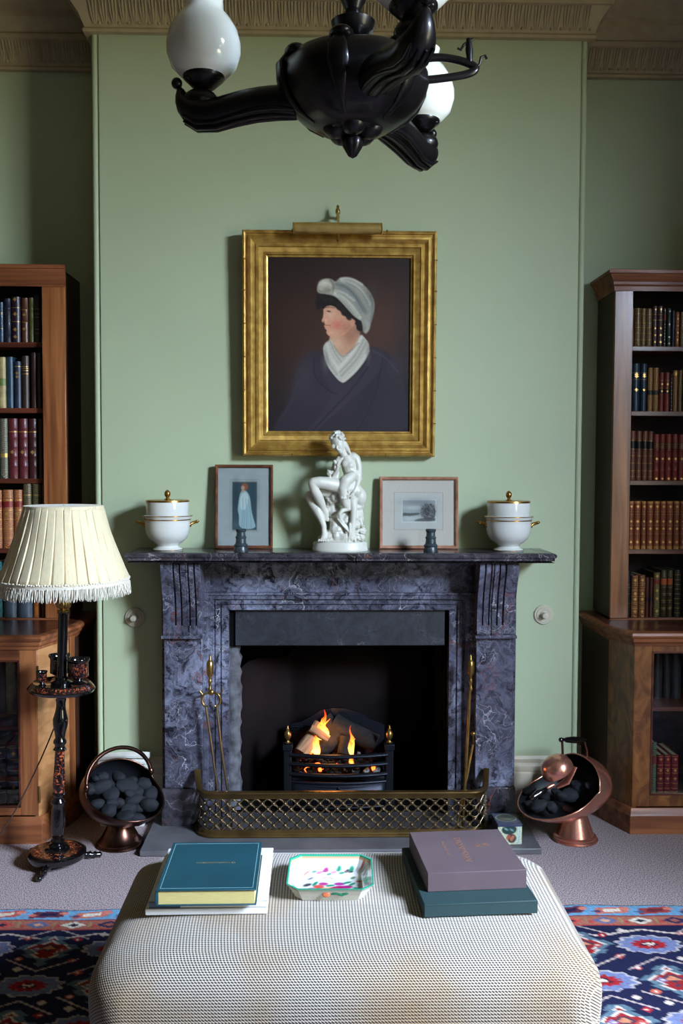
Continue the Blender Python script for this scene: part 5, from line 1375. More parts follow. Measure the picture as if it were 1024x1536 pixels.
# ================================================================ FIRE IRONS
tg=thing('fire_tongs','brass-handled fire tongs leaning on the left pilaster','fire irons',(-.50,-.23,.03))
def urn(mb,x,y,z,M=None,s=1):
    mb.lathe([(0,-.115*s),(.006*s,-.11*s),(.010*s,-.10*s),(.006*s,-.092*s),(.006*s,-.075*s),(.0095*s,-.068*s),(.006*s,-.060*s),(.006*s,-.048*s),(.011*s,-.042*s),(.014*s,-.03*s),(.0155*s,-.004*s),(.015*s,.012*s),(.010*s,.020*s),(.005*s,.026*s),(.006*s,.034*s),(.003*s,.044*s),(0,.046*s)],(x,y,z),24,M=M)
tp_=Vector((-.548,-.19,.742)); 
mb=MB(); urn(mb,-.547,-.165,.715,R('X',-4)); 
mb.ell((-.540,-.185,.605),(.013,.010,.013)); 
mb.build('handle',BR,tg,True,smooth=60)
mb=MB()
for s in (-1,1):
    pts=[(-.540+s*.012,-.188,.603),(-.540+s*.030,-.19,.600),(-.540+s*.040,-.19,.578),(-.540+s*.034,-.192,.556),(-.540+s*.022,-.194,.545),(-.540+s*.014,-.195,.552)]
    mb.tube(chaikin(pts,2,False),.0048,seg=10); mb.tube([(-.540+s*.036,-.19,.598),(-.540+s*.048,-.19,.612),(-.540+s*.046,-.19,.622)],[.004,.0035,.002],seg=8)
mb.build('hinge_scrolls',BR,tg,True,smooth=60)
MB().tube([(-.562,-.194,.552),(-.540,-.205,.40),(-.512,-.215,.20),(-.496,-.222,.045)],.0052,seg=10).build('leg',STL,tg,True,smooth=60)
MB().tube([(-.516,-.194,.552),(-.500,-.205,.40),(-.470,-.215,.20),(-.452,-.222,.045)],.0052,seg=10).build('leg',STL,tg,True,smooth=60)
pk=thing('fire_poker','brass poker with an urn-shaped handle leaning on the right pilaster','fire irons',(.53,-.22,.03))
mb=MB(); urn(mb,.556,-.165,.715,R('X',-4)); mb.build('handle',BR,pk,True,smooth=60)
MB().tube([(.553,-.172,.62),(.545,-.185,.45),(.530,-.205,.20),(.520,-.22,.032)],.0066,seg=12).build('shaft',BR,pk,True,smooth=60)
ph=thing('fire_shovel','slimmer brass fire iron with a small knob, behind the brass poker','fire irons',(.50,-.21,.03))
mb=MB(); mb.lathe([(0,-.05),(.005,-.045),(.004,-.01),(.009,-.004),(.010,.004),(.006,.010),(0,.012)],(.572,-.152,.415),18); mb.build('handle',BR,ph,True,smooth=60)
MB().tube([(.571,-.154,.37),(.545,-.18,.25),(.512,-.215,.12),(.490,-.235,.032)],.0052,seg=10).build('shaft',BR,ph,True,smooth=60)
# ================================================================ PAINTED BOX ON HEARTH
bxx=thing('painted_box','small dark box with painted oval lid at the right end of the hearth','box',(.685,-.32,.025))
def paint_lid(X,Y):
    p=Paint(X*100,Y*120,(66,74,92)); p.ell(50,52,44,40,(166,172,150),3); p.ell(50,52,40,36,(70,78,66),3); p.glow(40,60,22,14,(150,120,100),.6); p.glow(60,40,24,14,(50,60,52),.8); p.glow(58,66,16,8,(150,160,140),.6); p.noise(.12,9,4); p.line([(60,100),(72,96),(80,98)],3,(140,90,90),3,.6); return p.C
def paint_front(X,Y):
    p=Paint(X*100,Y*80,(188,190,160)); p.poly([(14,4),(80,2),(74,36),(20,38)],(26,54,52),3); p.poly([(36,34),(76,38),(72,72),(44,74)],(40,34,34),4,.9)
    for a in ((44,50,8,12,(170,84,60)),(60,54,8,13,(190,110,80)),(34,16,10,4,(130,160,160)),(58,20,10,4,(110,150,150)),(70,60,5,12,(60,60,50))): p.ell(a[0],a[1],a[2],a[3],a[4],4,.9,30)
    p.poly([(82,0),(92,0),(92,80),(82,80)],(160,190,186),2,.8,0); p.noise(.08,12,6); return p.C
PV=vcol('painted_tin',rough=.4,coat=.3)
bw,bd,bh=.098,.125,.085
MB().box((-bw/2+.002,-bd/2+.002,0),(bw/2-.002,bd/2,bh-.002)).build('body',pm('box_dark',(40,44,54),rough=.5),bxx,bevel=.001)
lid=gridmesh('lid',bw,bd,50,60,paint_lid,PV,bxx); lid.rotation_euler=(-PI/2,0,0); lid.location=(0,-bd/2,bh)
fr_=gridmesh('front_panel',bw,bh-.006,50,42,paint_front,PV,bxx); fr_.location=(0,-bd/2,.002)
MB().box((-bw/2-.001,-bd/2-.001,bh-.010),(bw/2+.001,bd/2+.001,bh-.0005)).build('lid_edge',pm('box_lid_edge',(52,56,84),rough=.4),bxx,bevel=.001)
bxx.rotation_euler=(0,0,.04)
# ================================================================ RUG
def rugcol(X,Y):
    """X world x, Y distance in from the rug edge (m)"""
    mm=1000
    x=X*mm; y=Y*mm
    p=Paint(x,y,(28,30,58)); n=len(x); idx=np.arange(n)
    rs=np.random.RandomState(1)
    def setm(m_,c,a=1.0): 
        p.C[m_]=p.C[m_]*(1-a)+np.array(c,float)*a
    # light blue guard band 6..80
    b1=(y>8)&(y<82); setm(b1,(104,150,182))
    per=150.; u=((x+40)%per)-per/2; k_=np.floor((x+40)/per)
    v=y-44
    cols=[(176,84,76),(96,44,58),(190,110,92),(150,62,58)]
    kk=(k_.astype(int))%4
    def motif(mask,cc): 
        for q in range(4): setm(mask&(kk==q),cc[q])
    motif(b1&(np.abs(u*.55+v*1.1)+np.abs(v*.9-u*.25)<44),cols)
    motif(b1&(np.abs(u*.55+v*1.1)+np.abs(v*.9-u*.25)<22),[(206,190,170),(36,30,60),(214,200,184),(104,40,50)])
    motif(b1&(np.abs(u-52)+np.abs(v+12)*1.4<20),[(200,120,104)]*4); motif(b1&(np.abs(u+54)+np.abs(v-10)*1.4<18),[(60,70,110),(190,100,84),(90,60,90),(70,86,120)])
    setm((y>80)&(y<86),(120,44,44))
    # tan/red band 86..150
    b2=(y>=86)&(y<150); setm(b2,(158,96,80))
    per=120.; u2=((x+10)%per)-per/2; k2=(np.floor((x+10)/per).astype(int))%4; v2=y-118
    for q,c in enumerate([(206,196,180),(50,40,78),(186,76,66),(92,100,134)]):
        setm(b2&(np.abs(u2)*.6+np.abs(v2)<26)&(k2==q),c); setm(b2&(np.abs(u2)*.6+np.abs(v2)<12)&(k2==q),[(40,36,50),(150,90,70),(46,40,60),(200,150,120)][q])
    setm(b2&(np.abs(u2-58)<9)&(np.abs(v2)<18),(150,124,90)); setm(b2&(np.abs(u2+50)+np.abs(v2-8)<12),(176,66,64))
    setm((y>=146)&(y<153),(170,66,60))
    # navy field with white zig-zag vine and medallions
    fz=y>=153; P_=560.; u3=((x+20)%P_)-P_/2; vv=y-153
    zig=60+44*np.abs(((x+150)%280)-140)/140*1.0
    vine=fz&(np.abs(vv-(26+ (np.abs(((x+60)%300)-150)/150)*44))<5); setm(vine,(196,176,164))
    rng=np.random.RandomState(3)
    Pm=430.
    for row in range(12):
        cy=125+row*215; sh=(row%2)*Pm/2
        uu=((x+sh+90)%Pm)-Pm/2; w=vv-cy
        d1=np.sqrt((uu/105)**2+(w/58)**2)+.07*np.cos(np.arctan2(w*1.8,uu)*12)
        setm(fz&(d1<1.0),(104,112,146)); setm(fz&(d1<1.0)&(d1>.9),(170,160,160)); setm(fz&(d1<.52),(150,34,40)); setm(fz&(d1<.24),(40,30,50)); setm(fz&(d1<.14),(210,190,170))
        # flame palmette between
        uu2=((x+sh+90+Pm/2)%Pm)-Pm/2
        d2=np.abs(uu2)/95+np.abs(w)/100+.10*np.sign(np.sin(w/9.0))
        setm(fz&(d2<1.0),(84,104,116)); setm(fz&(d2<.72)&(d2>.60),(196,180,170)); setm(fz&(d2<.60),(136,34,38)); setm(fz&(d2<.3),(58,50,66)); setm(fz&(d2<.16),(190,120,90))
        for (ox,oy,c) in ((130,-70,(176,70,62)),(-135,-60,(160,40,46)),(140,62,(188,90,70)),(-120,74,(164,60,56)),(70,92,(190,170,160)),(-60,-92,(186,170,160)),(180,0,(120,110,140)),(-170,6,(170,80,70))):
            mm_=fz&(np.abs(uu-ox)+np.abs(w-oy)*1.1<17); setm(mm_,c); setm(fz&(np.abs(uu-ox)+np.abs(w-oy)*1.1<7),(206,190,176))
        for ox in (-1,1):
            setm(fz&(np.abs(w-ox*uu*.62)<4)&(np.abs(uu)>100)&(np.abs(uu)<215),(190,168,160),.9)
    # edge
    setm(y<8,(34,20,34))
    # woven grain
    p.C*= (1+.10*rs.uniform(-1,1,n))[:,None]
    return p.C
yy_=list(np.arange(0,.72,.006))+list(np.arange(.72,2.6,.02)); xx_=np.arange(-2.1,2.1,.0065)
X,Y=np.meshgrid(xx_,yy_); nx,ny=len(xx_),len(yy_)
RY=-.885
wav=.006*np.sin(xx_*9)+.004*np.sin(xx_*23+1)
mb=MB(); Yw=RY-Y+wav[None,:]*(np.exp(-Y*8))
Z=np.where(Y<.001,.002,.012)
mb.v=list(zip(X.ravel().tolist(),Yw.ravel().tolist(),Z.ravel().tolist()))
mb.f=[(j*nx+i,(j+1)*nx+i,(j+1)*nx+i+1,j*nx+i+1) for j in range(ny-1) for i in range(nx-1)]; mb.m=[0]*len(mb.f)
RUGM=vcol('rug_wool',rough=.95,bump=.5,bscale=420,spec=.1)
rug=mb.build('patterned_rug',RUGM,smooth=180); setcol(rug.data,rugcol(X.ravel(),Y.ravel()))
tag(rug,'navy and red patterned oriental rug with light blue border under the ottoman','rug')

# ================================================================ OTTOMAN
def weave():
    m,nt,b=newmat('ottoman_weave');N=nt.nodes;L=nt.links
    tc=N.new('ShaderNodeTexCoord'); sp=N.new('ShaderNodeSeparateXYZ'); L.new(tc.outputs['Object'],sp.inputs[0])
    def ma(op,a,b_=None,v=None):
        q=N.new('ShaderNodeMath'); q.operation=op
        if isinstance(a,(int,float)): q.inputs[0].default_value=a
        else: L.new(a,q.inputs[0])
        if b_ is not None:
            if isinstance(b_,(int,float)): q.inputs[1].default_value=b_
            else: L.new(b_,q.inputs[1])
        return q.outputs[0]
    X=sp.outputs['X'];Y=sp.outputs['Y'];Z=sp.outputs['Z']
    K_=2*PI/.0150
    a=ma('MULTIPLY',ma('ADD',X,Z),K_); c=ma('MULTIPLY',ma('ADD',Y,Z),K_*.95)
    s1=ma('SINE',ma('ADD',a,c)); s2=ma('SINE',ma('SUBTRACT',a,c))
    pr=ma('MULTIPLY',ma('ADD',ma('MULTIPLY',s1,s2),1.0),.5)
    n=N.new('ShaderNodeTexNoise'); n.inputs['Scale'].default_value=3.2; n.inputs['Detail'].default_value=4; L.new(tc.outputs['Object'],n.inputs['Vector'])
    dr=N.new('ShaderNodeValToRGB'); e=dr.color_ramp.elements; e[0].position=.40;e[1].position=.62; e[0].color=rgba((48,37,32)); e[1].color=rgba((66,46,32)); L.new(n.outputs['Fac'],dr.inputs[0])
    lr=N.new('ShaderNodeValToRGB'); e=lr.color_ramp.elements; e[0].position=.42;e[1].position=.66; e[0].color=rgba((180,170,158)); e[1].color=rgba((164,142,112)); L.new(n.outputs['Fac'],lr.inputs[0])
    f=N.new('ShaderNodeMapRange'); f.inputs['From Min'].default_value=.30; f.inputs['From Max'].default_value=.62; L.new(pr,f.inputs['Value'])
    mx=N.new('ShaderNodeMix'); mx.data_type='RGBA'; L.new(f.outputs[0],mx.inputs['Factor']); L.new(dr.outputs[0],mx.inputs['A']); L.new(lr.outputs[0],mx.inputs['B'])
    L.new(mx.outputs['Result'],b.inputs['Base Color']); b.inputs['Roughness'].default_value=.9; b.inputs['Sheen Weight'].default_value=.2; b.inputs['Specular IOR Level'].default_value=.15
    q=N.new('ShaderNodeBump'); q.inputs['Strength'].default_value=.6; q.inputs['Distance'].default_value=.0015; L.new(pr,q.inputs['Height']); L.new(q.outputs[0],b.inputs['Normal'])
    return m
ot=thing('ottoman','large cream and brown woven upholstered ottoman in front of the fire','ottoman',(-.02,-1.705,0))
hx,hy=.592,.352; nA=120
def outline(sx_,sy_,r_):
    pts=[]
    for q,(cx_,cy_) in enumerate(((1,1),(-1,1),(-1,-1),(1,-1))):
        for i in range(nA//4):
            a=PI/2*q+PI/2*i/(nA//4-1)
            pts.append((cx_*(sx_-r_)+r_*math.cos(a),cy_*(sy_-r_)+r_*math.sin(a)))
    return pts
lay=[(.085,-.03,.10),(.10,-.012,.10),(.16,-.002,.10),(.24,.006,.10),(.30,.010,.10),(.34,.010,.10),(.368,.004,.10),(.390,-.008,.11),(.406,-.024,.12),(.418,-.045,.13),(.427,-.075,.14),(.432,-.115,.14),(.436,-.165,.12),(.4385,-.22,.10),(.4395,-.28,.06)]
vs=[];fs=[]
for z,o,r_ in lay: vs+=[(x,y,z) for x,y in outline(hx+o,hy+o,min(r_+max(0,0),hy+o-.01))]
m_=nA
for i in range(len(lay)-1):
    for k_ in range(m_): k2=(k_+1)%m_; fs.append((i*m_+k_,i*m_+k2,(i+1)*m_+k2,(i+1)*m_+k_))
fs.append(tuple(range(m_))[::-1]); fs.append(tuple((len(lay)-1)*m_+k_ for k_ in range(m_)))
MB().add(vs,fs).build('upholstery',weave(),ot,smooth=180)
LEG=wood('dark_leg',(50,28,18),(80,48,30))
for sx_ in (-1,1):
    for sy_ in (-1,1): MB().lathe([(0,.013),(.018,.013),(.024,.03),(.020,.045),(.030,.06),(.034,.10)],(sx_*.50,sy_*.27,0),20).build('leg',LEG,ot,smooth=50)
# ================================================================ THINGS ON THE OTTOMAN
ZT=.4405
def slab_book(name,label,cx,cy,z,w,d,h,rot,cov,page,spine='left',bt=.003,over=.004,extra=None,cat='book'):
    """lying book; spine side: left (-x) or front (-y)"""
    t=thing(name,label,cat,(cx,cy,z),rot)
    mb=MB(); 
    mb.box((-w/2,-d/2,0),(w/2,d/2,bt)).box((-w/2,-d/2,h-bt),(w/2,d/2,h))
    if spine=='left':
        pts=[(-w/2+.004,0),(-w/2-.002,h*.2),(-w/2-.0035,h*.5),(-w/2-.002,h*.8),(-w/2+.004,h)]
        mb.prism([(x,zz) for x,zz in pts],-d/2,d/2,'y')
    else: mb.box((-w/2,-d/2,0),(w/2,-d/2+bt,h))
    mb.build('cover',cov,t,bevel=.0012)
    x0=-w/2+ (.005 if spine=='left' else over); y0=-d/2+(over if spine=='left' else bt)
    MB().box((x0,y0,bt-.0005),(w/2-over,d/2-over,h-bt+.0005)).build('page_block',page,t,bevel=.0008)
    return t
TEAL=pm('teal_cloth',(3,62,74),rough=.55,c2=(3,54,66),vscale=6,bump=.15,bscale=900)
GE=pm('cream_page_edge',(196,180,116),rough=.6,var=.12,vscale=140,stretch=(.2,.2,6)); 
WHT=pm('white_jacket',(214,212,210),rough=.35,coat=.3); WPG=pm('white_pages',(204,200,192),rough=.8,var=.1,vscale=160,stretch=(.2,.2,5))
slab_book('book','lower of the two thin white books lying beneath the teal book',-.367,-1.668,ZT,.302,.325,.017,.012,WHT,WPG,spine='front')
wb=slab_book('book','upper of the two thin white books, directly beneath the teal book',-.362,-1.664,ZT+.0172,.296,.330,.0165,.004,WHT,WPG,spine='front')
NV=pm('navy_print',(40,50,70),rough=.5); NV2=pm('slate_blue_print',(92,106,134),rough=.5)
MB().box((-.146,-.1664,.003),(-.068,-.1640,.0150)).build('spine_label',NV2,wb); MB().box((-.146,-.1668,.0005),(-.068,-.1640,.0035)).build('spine_title_bar',NV,wb)
for i in range(14): pass
tb=slab_book('book','teal cloth book with thick cream page edges on the white books',-.364,-1.706,ZT+.034,.246,.298,.040,.010,TEAL,GE,spine='left')
def textobj(s_,size,loc,rot,mat,parent,name='title',ext=.0002):
    cu=bpy.data.curves.new(name,'FONT'); cu.body=s_; cu.size=size; cu.align_x='CENTER'; cu.align_y='CENTER'; cu.extrude=ext; cu.space_character=1.15
    o=bpy.data.objects.new(name,cu); COL.objects.link(o)
    dg=bpy.context.evaluated_depsgraph_get(); dg.update(); me=bpy.data.meshes.new_from_object(o.evaluated_get(dg))
    bpy.data.objects.remove(o); me.materials.clear(); me.materials.append(mat)
    o=bpy.data.objects.new(name,me); COL.objects.link(o); o.parent=parent; o.location=loc; o.rotation_euler=rot; return o
GT=pm('dull_gold_print',(150,128,82),rough=.4,metal=.5); GT2=pm('faint_bronze_print',(138,96,74),rough=.45,metal=.4)
textobj('AMERICANOPHILES',.0105,(.008,.012,.0402),(0,0,0),GT,tb)
mb=MB(); e_=.0402
for a,b in (((-.113,-.139),(.113,-.1375)),((-.113,.1375),(.113,.139)),((-.1145,-.139),(-.113,.139)),((.113,-.139),(.1145,.139))): mb.box((a[0],a[1],.0398),(b[0],b[1],.0403))
mb.build('gilt_border',pm('pale_blue_border',(110,150,156),rough=.5),tb)
GRN=pm('green_cloth',(15,46,48),rough=.75,c2=(12,40,43),vscale=8,bump=.2,bscale=900)
BRN=pm('brown_cloth',(80,64,68),rough=.75,c2=(72,57,62),vscale=8,bump=.2,bscale=900)
gb=thing('slipcase_book','large dark green cloth slipcase lying under the brown one','book',(.306,-1.668,ZT),.070)
MB().box((-.144,-.178,0),(.144,.178,.033)).build('cover',GRN,gb,bevel=.002)
MB().box((-.1442,-.1784,.0295),(.1442,-.1774,.0302)).build('cover_joint',pm('green_joint',(12,36,38),rough=.8),gb)
bb=thing('slipcase_book','large purple-brown cloth slipcase with faint gilt title on the green one','book',(.309,-1.640,ZT+.0332),.078)
MB().box((-.129,-.137,0),(.129,.137,.049)).build('cover',BRN,bb,bevel=.0015)
textobj('DIONYSIAN',.027,(-.008,.005,.0492),(0,0,-PI/2+.0),GT2,bb); textobj('VISIONS OF ART',.0115,(-.052,.015,.0492),(0,0,-PI/2),GT2,bb,'subtitle')
mb=MB()
for a in (35,-35,5): 
    M=T(.052,.030,.0492)@R('Z',a); mb.box((-.022,-.0012,0),(.022,.0012,.0003),M=M)
mb.build('emblem',GT2,bb)
# porcelain dish
ds=thing('porcelain_dish','square white porcelain dish with painted flowers and green rim between the books','dish',(-.055,-1.672,ZT),-.02)
def dish_out(w,d,c): return [(w-c,-d),(w,-d+c),(w,d-c),(w-c,d),(-w+c,d),(-w,d-c),(-w,-d+c),(-w+c,-d)]
def dens(poly,z,k_=34):
    out=[]
    for i in range(len(poly)):
        a,b=poly[i],poly[(i+1)%len(poly)]
        for j in range(k_): t=j/k_; out.append((a[0]*(1-t)+b[0]*t,a[1]*(1-t)+b[1]*t,z))
    return out
W_,D_=.113,.109
inner=[]; NI=44
for i in range(NI+1):
    t=i/NI
    if t<.62: s_=t/.62; w,d,c,z=.084*s_+1e-4,.080*s_+1e-4,.016*s_,.006+.0006*s_
    else: s_=(t-.62)/.38; w,d,c,z=.084+(W_-.004-.084)*s_,.080+(D_-.004-.080)*s_,.016+.012*s_,.0066+.034*s_**1.3
    inner.append(dens(dish_out(w,d,c),z))
outer=[dens(dish_out(*q[:3]),q[3]) for q in ((W_,D_,.029,.041),(W_,D_,.029,.0395),(.104,.100,.025,.028),(.096,.092,.021,.014),(.090,.086,.018,.004),(.088,.084,.018,0))]
rings=inner+outer; nr=len(rings[0]); vs=[p for r_ in rings for p in r_]; fs=[]
for i in range(len(rings)-1):
    for k_ in range(nr): k2=(k_+1)%nr; fs.append((i*nr+k_,i*nr+k2,(i+1)*nr+k2,(i+1)*nr+k_))
fs.append(tuple((len(rings)-1)*nr+k_ for k_ in range(nr))[::-1])
dm=MB().add(vs,fs).build('dish',vcol('painted_porcelain',rough=.12,coat=.6),ds,smooth=30)
V=np.array(vs); px_=V[:,0]*1000; py_=V[:,1]*1000; lvl=np.repeat(np.arange(len(rings)),nr)
p=Paint(px_/1.02,(py_-8)/1.25,(204,204,200)); 
gr=(30,120,88)
# painting: bottom fruits in front, sprays at the back, insects (front = -y)
for (x,y,rx,ry,c,an) in [(-52,-36,13,8,(150,44,110),20),(-30,-22,14,9,(196,70,60),0),(-8,-34,17,9,(222,150,80),10),(16,-28,20,9,(150,20,70),20),(40,-24,18,8,(146,24,96),10),(56,-40,12,7,(206,90,70),0),(30,-48,22,8,(150,24,84),-10),(2,-52,16,8,(214,110,60),0),(-22,-50,14,9,(236,190,120),0),(-44,-56,12,6,(120,90,150),0),(24,-8,14,7,(150,40,130),0),(-18,-8,12,7,(170,50,120),0),(-60,-14,12,6,(60,60,60),30)]: p.ell(x,y,rx,ry,c,3,.95,an)
for (x,y,an) in [(-68,-40,20),(-40,-8,60),(0,-16,10),(56,-10,40),(70,-30,-20),(60,-56,10),(-10,-64,0),(-60,-60,-20),(44,-2,20),(-34,-40,80),(8,-44,60),(30,-66,0),(-78,-52,30)]: p.ell(x,y,12,4.5,gr,2.5,.95,an)
for (x,y,r_,c) in [(-30,48,8,(190,90,140)),(-14,56,8,(150,50,110)),(8,50,8,(200,110,150)),(-44,52,6,gr),(22,60,6,gr),(-4,40,6,gr),(30,46,7,gr),(44,54,7,(40,30,40)),(54,52,6,(40,30,40)),(56,60,6,gr)]: p.ell(x,y,r_*1.2,r_*.8,c,2.5,.95,30)
p.poly([(-72,42),(-60,56),(-50,60),(-62,44),(-72,28)],(200,80,50),3,.9,1); p.ell(-52,18,9,3,(60,60,90),3,.8,40); p.line([(-20,20),(-6,26),(6,18)],2.5,(190,90,90),3,.8); p.ell(60,22,8,5,(40,90,70),3,.9,40); p.ell(76,4,9,4,(200,80,60),3,.9,0)
for (x,y,c,an) in [(92,30,gr,70),(94,10,(80,90,130),80),(92,-14,gr,100),(88,60,(150,60,50),40),(-94,20,(190,90,110),80),(-92,-10,(170,130,190),80),(-96,50,(160,150,200),70),(60,88,(180,90,50),0),(-94,-40,gr,60)]: p.ell(x,y,9,3.5,c,3,.8,an)
rimm=(lvl>=NI-1)&(lvl<=NI+1)|(lvl==NI+2); p.C[rimm]=(40,142,112)
rim2=(lvl==NI-2)|(lvl==NI-3); p.C[rim2]=p.C[rim2]*.3+np.array((176,120,72))*.7
out=lvl>NI+2; p.C[out]=(200,194,180)
setcol(dm.data,p.C)
mb=MB()
mb.ell((-.01,-.0985,.021),(.010,.002,.007),seg=16,mi=0); 
for (x,z,a) in ((.012,.024,-10),(.026,.021,14),(.038,.023,-8)): mb.ell((x,-.0985,z),(.010,.0015,.0032),mi=1,M=R('Y',a))
mb.build('painted_spray',[pm('painted_peach',(196,104,66),rough=.2,coat=.5),pm('painted_leaf',(28,104,72),rough=.2,coat=.5)],ds,smooth=60)

# ================================================================ CHANDELIER
BZ=pm('dark_bronze',(34,31,33),rough=.36,metal=.7,c2=(12,11,13),vscale=8,coat=.2)
OPAL=pm('opal_glass',(222,224,214),rough=.12,sss=.25,coat=.5)
CX,CY=-.006,-1.75
cz=2.32
ch_=thing('chandelier','dark bronze chandelier with white glass globes hanging above the room','chandelier',(CX,CY,cz))
mb=MB()
mb.lathe([(.0,.060),(.055,.062),(.095,.073),(.130,.094),(.158,.122),(.176,.150),(.184,.178),(.182,.205),(.170,.226),(.145,.240),(.11,.250),(.055,.262),(.03,.29),(0,.30)],seg=96,rad=lambda a:1+.022*math.cos(a*6))
for i in range(6):
    a=2*PI*i/6+.3; M=R('Z',math.degrees(a))
    mb.tube([M@Vector(p_) for p_ in ((.10,0,.075),(.14,0,.100),(.168,0,.132),(.184,0,.170),(.188,0,.205),(.172,0,.232))],[.004,.010,.018,.026,.022,.008],seg=12,flat=.35)
    mb.ell(M@Vector((.145,.0,.235)),(.03,.05,.018))
mb.build('bowl',BZ,ch_,smooth=70)
mb=MB()
mb.lathe([(0,0),(.010,.006),(.022,.028),(.026,.045),(.018,.055),(.032,.060),(.062,.062),(.072,.072),(.070,.086),(.06,.096),(0,.100)],seg=60,rad=lambda a:1+.10*abs(math.cos(a*3)))
for i in range(5):
    M=R('Z',72*i-90); mb.ell(M@Vector((.044,0,.074)),(.034,.034,.030))
mb.build('drop_finial',BZ,ch_,smooth=70)
def arm(az,L_a=.36,dz=0,lab=None):
    M=R('Z',az)
    pts=[(.14,.140),(.19,.142),(.24,.138),(.29,.128),(.34,.115),(.385,.114),(.415,.130),(.428,.155),(.432,.178)]
    mb=MB()
    mb.tube([M@Vector((x,0,z+dz)) for x,z in chaikin(pts,1,False)],[.046-.0005*i if i<9 else (.042 if i<12 else .036-.006*(i-12)) for i in range(len(chaikin(pts,1,False)))],seg=20,flat=.85)
    pts=pts[:7]
    for o in (-.028,-.010,.010,.028):   # reeds along the arm
        q=[(x,z+dz-math.sqrt(max(0,.041**2-o*o))*.9) for x,z in pts]
        mb.tube([M@Vector((x+ (.0 if i<5 else .014*(i-4)/4),o*(1+.2*math.sin(i)),z)) for i,(x,z) in enumerate(q)],[.005,.0075,.0075,.0075,.008,.008,.003],seg=6)
    mb.ell(M@Vector((.440,0,.190+dz)),(.014,.014,.014)); mb.ell(M@Vector((.38,0,.145+dz)),(.045,.040,.030))
    a_=mb.build('arm',BZ,ch_,smooth=70)
    mb=MB(); c=M@Vector((.372,0,.200+dz))
    mb.lathe([(.022,-.025),(.030,-.02),(.045,-.006),(.052,.0),(.052,.006),(.044,.004),(.03,-.008),(0,-.012)],c,36)
    for i in range(3):
        b=M@R('Z',120*i+40)@Vector((.040,0,0)); mb.ell(c+b+Vector((0,0,-.004)),(.010,.010,.006))
    mb.build('gallery',BZ,a_,smooth=60)
    MB().lathe([(.038,-.004),(.040,.002),(.060,.010),(.080,.030),(.0905,.062),(.091,.085),(.084,.115),(.066,.145),(.050,.162),(.047,.19),(.050,.20)],c,48).build('globe',OPAL,a_,smooth=80,solid=.002)
for az in (176,57,-72): arm(az)
for az in (2,118):
    M=R('Z',az); a=[(.150,0,.190),(.152,.004,.225),(.175,.010,.252),(.215,.010,.258),(.265,.006,.250),(.302,.0,.235),(.306,-.004,.222),(.285,-.006,.210),(.23,-.006,.200),(.16,-.004,.192)]
    mb=MB().tube([M@Vector(p_) for p_ in chaikin(a,2,False)],.0105,seg=12,flat=.8)
    for (x,y) in ((.292,.0),):
        mb.tube([M@Vector(v_) for v_ in ((x,y,.24),(x-.002,y,.272),(x-.004,y,.30))],[.006,.010,.006],seg=8)
    mb.tube([M@Vector(v_) for v_ in ((.305,0,.226),(.316,0,.238),(.320,0,.256),(.330,0,.260),(.334,0,.252))],.0035,seg=8)
    mb.tube([M@Vector(v_) for v_ in ((.300,.0,.30),(.276,.0,.285),(.268,.0,.272),(.260,.0,.276))],.0035,seg=8)
    mb.build('loop_bracket',BZ,ch_,smooth=60)
mb=MB(); mb.lathe([(.03,.29),(.05,.31),(.055,.33),(.03,.345),(.02,.36),(.035,.39),(.045,.42),(.03,.45),(.018,.47),(.014,.60),(.022,.62),(.014,.64),(.014,1.30),(.02,1.42),(.06,1.46),(.085,1.50),(.085,HC-cz-.001),(0,HC-cz)],seg=40); mb.build('stem',BZ,ch_,smooth=50)

# ================================================================ LIGHT AND CAMERA
def area(name,loc,rot,sx_,sy_,power,col):
    l=bpy.data.lights.new(name,'AREA'); l.shape='RECTANGLE'; l.size=sx_; l.size_y=sy_; l.energy=power; l.color=col
    o=bpy.data.objects.new(name,l); COL.objects.link(o); o.location=loc; o.rotation_euler=rot; return o
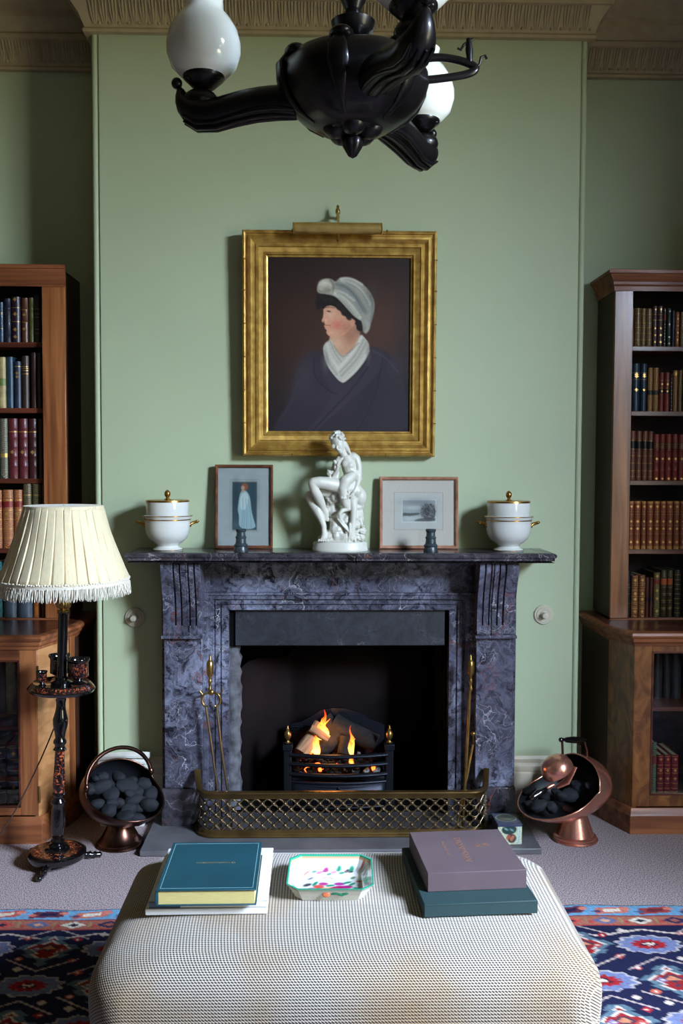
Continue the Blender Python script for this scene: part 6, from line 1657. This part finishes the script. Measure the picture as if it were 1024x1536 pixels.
# daylight through the window in the right wall and the rear window
area('skylight',(4.2,-5.3,4.2),(0,PI/2-.45,-.80),2.3,3.8,LP[0],(.62,.77,1.0))
area('ground_light',(4.2,-5.3,1.25),(0,PI/2+.05,-.80),3.5,3.8,LP[3],(1.0,.96,.60))
area('daylight_rear',((VX0+VX1)/2,YF-.16,(WZ0+WZ1)/2),(PI/2,0,0),VX1-VX0,WZ1-WZ0,LP[1],(.90,.95,1.0))
w=bpy.data.worlds.new('sky'); SC.world=w; w.use_nodes=True; bg=w.node_tree.nodes['Background']; bg.inputs[0].default_value=(.75,.86,1,1); bg.inputs[1].default_value=.6
# firelight
l=bpy.data.lights.new('firelight','POINT'); l.energy=LP[2]; l.color=(1,.42,.12); l.shadow_soft_size=.05; o=bpy.data.objects.new('firelight',l); COL.objects.link(o); o.location=(-.04,.05,.36)
cam=bpy.data.cameras.new('camera'); co=bpy.data.objects.new('camera',cam); COL.objects.link(co); SC.camera=co
fpx=1425.; cam.sensor_fit='HORIZONTAL'; cam.sensor_width=36; cam.lens=36*fpx/1024; cam.clip_start=.05
pitch=math.atan(68/fpx); yaw=math.radians(1.3); a=math.radians(.2)
fw=Vector((math.sin(yaw)*math.cos(pitch),math.cos(yaw)*math.cos(pitch),-math.sin(pitch))); r0=Vector((math.cos(yaw),-math.sin(yaw),0)); u0=r0.cross(fw)
r=r0*math.cos(a)+u0*math.sin(a); uu=-r0*math.sin(a)+u0*math.cos(a)
co.matrix_world=Matrix.Translation((-.085,-4.15,1.555))@Matrix((r,uu,-fw)).transposed().to_4x4()
SC.view_settings.view_transform='Standard'; SC.view_settings.look='None'; SC.view_settings.gamma=1; SC.view_settings.use_curve_mapping=False
SC.view_settings.exposure=EXPO
SC.cycles.max_bounces=8; SC.cycles.diffuse_bounces=4; SC.cycles.transparent_max_bounces=24; SC.cycles.caustics_reflective=False; SC.cycles.caustics_refractive=False
SC.cycles.use_denoising=True
try: SC.cycles.sample_clamp_indirect=4
except Exception: pass
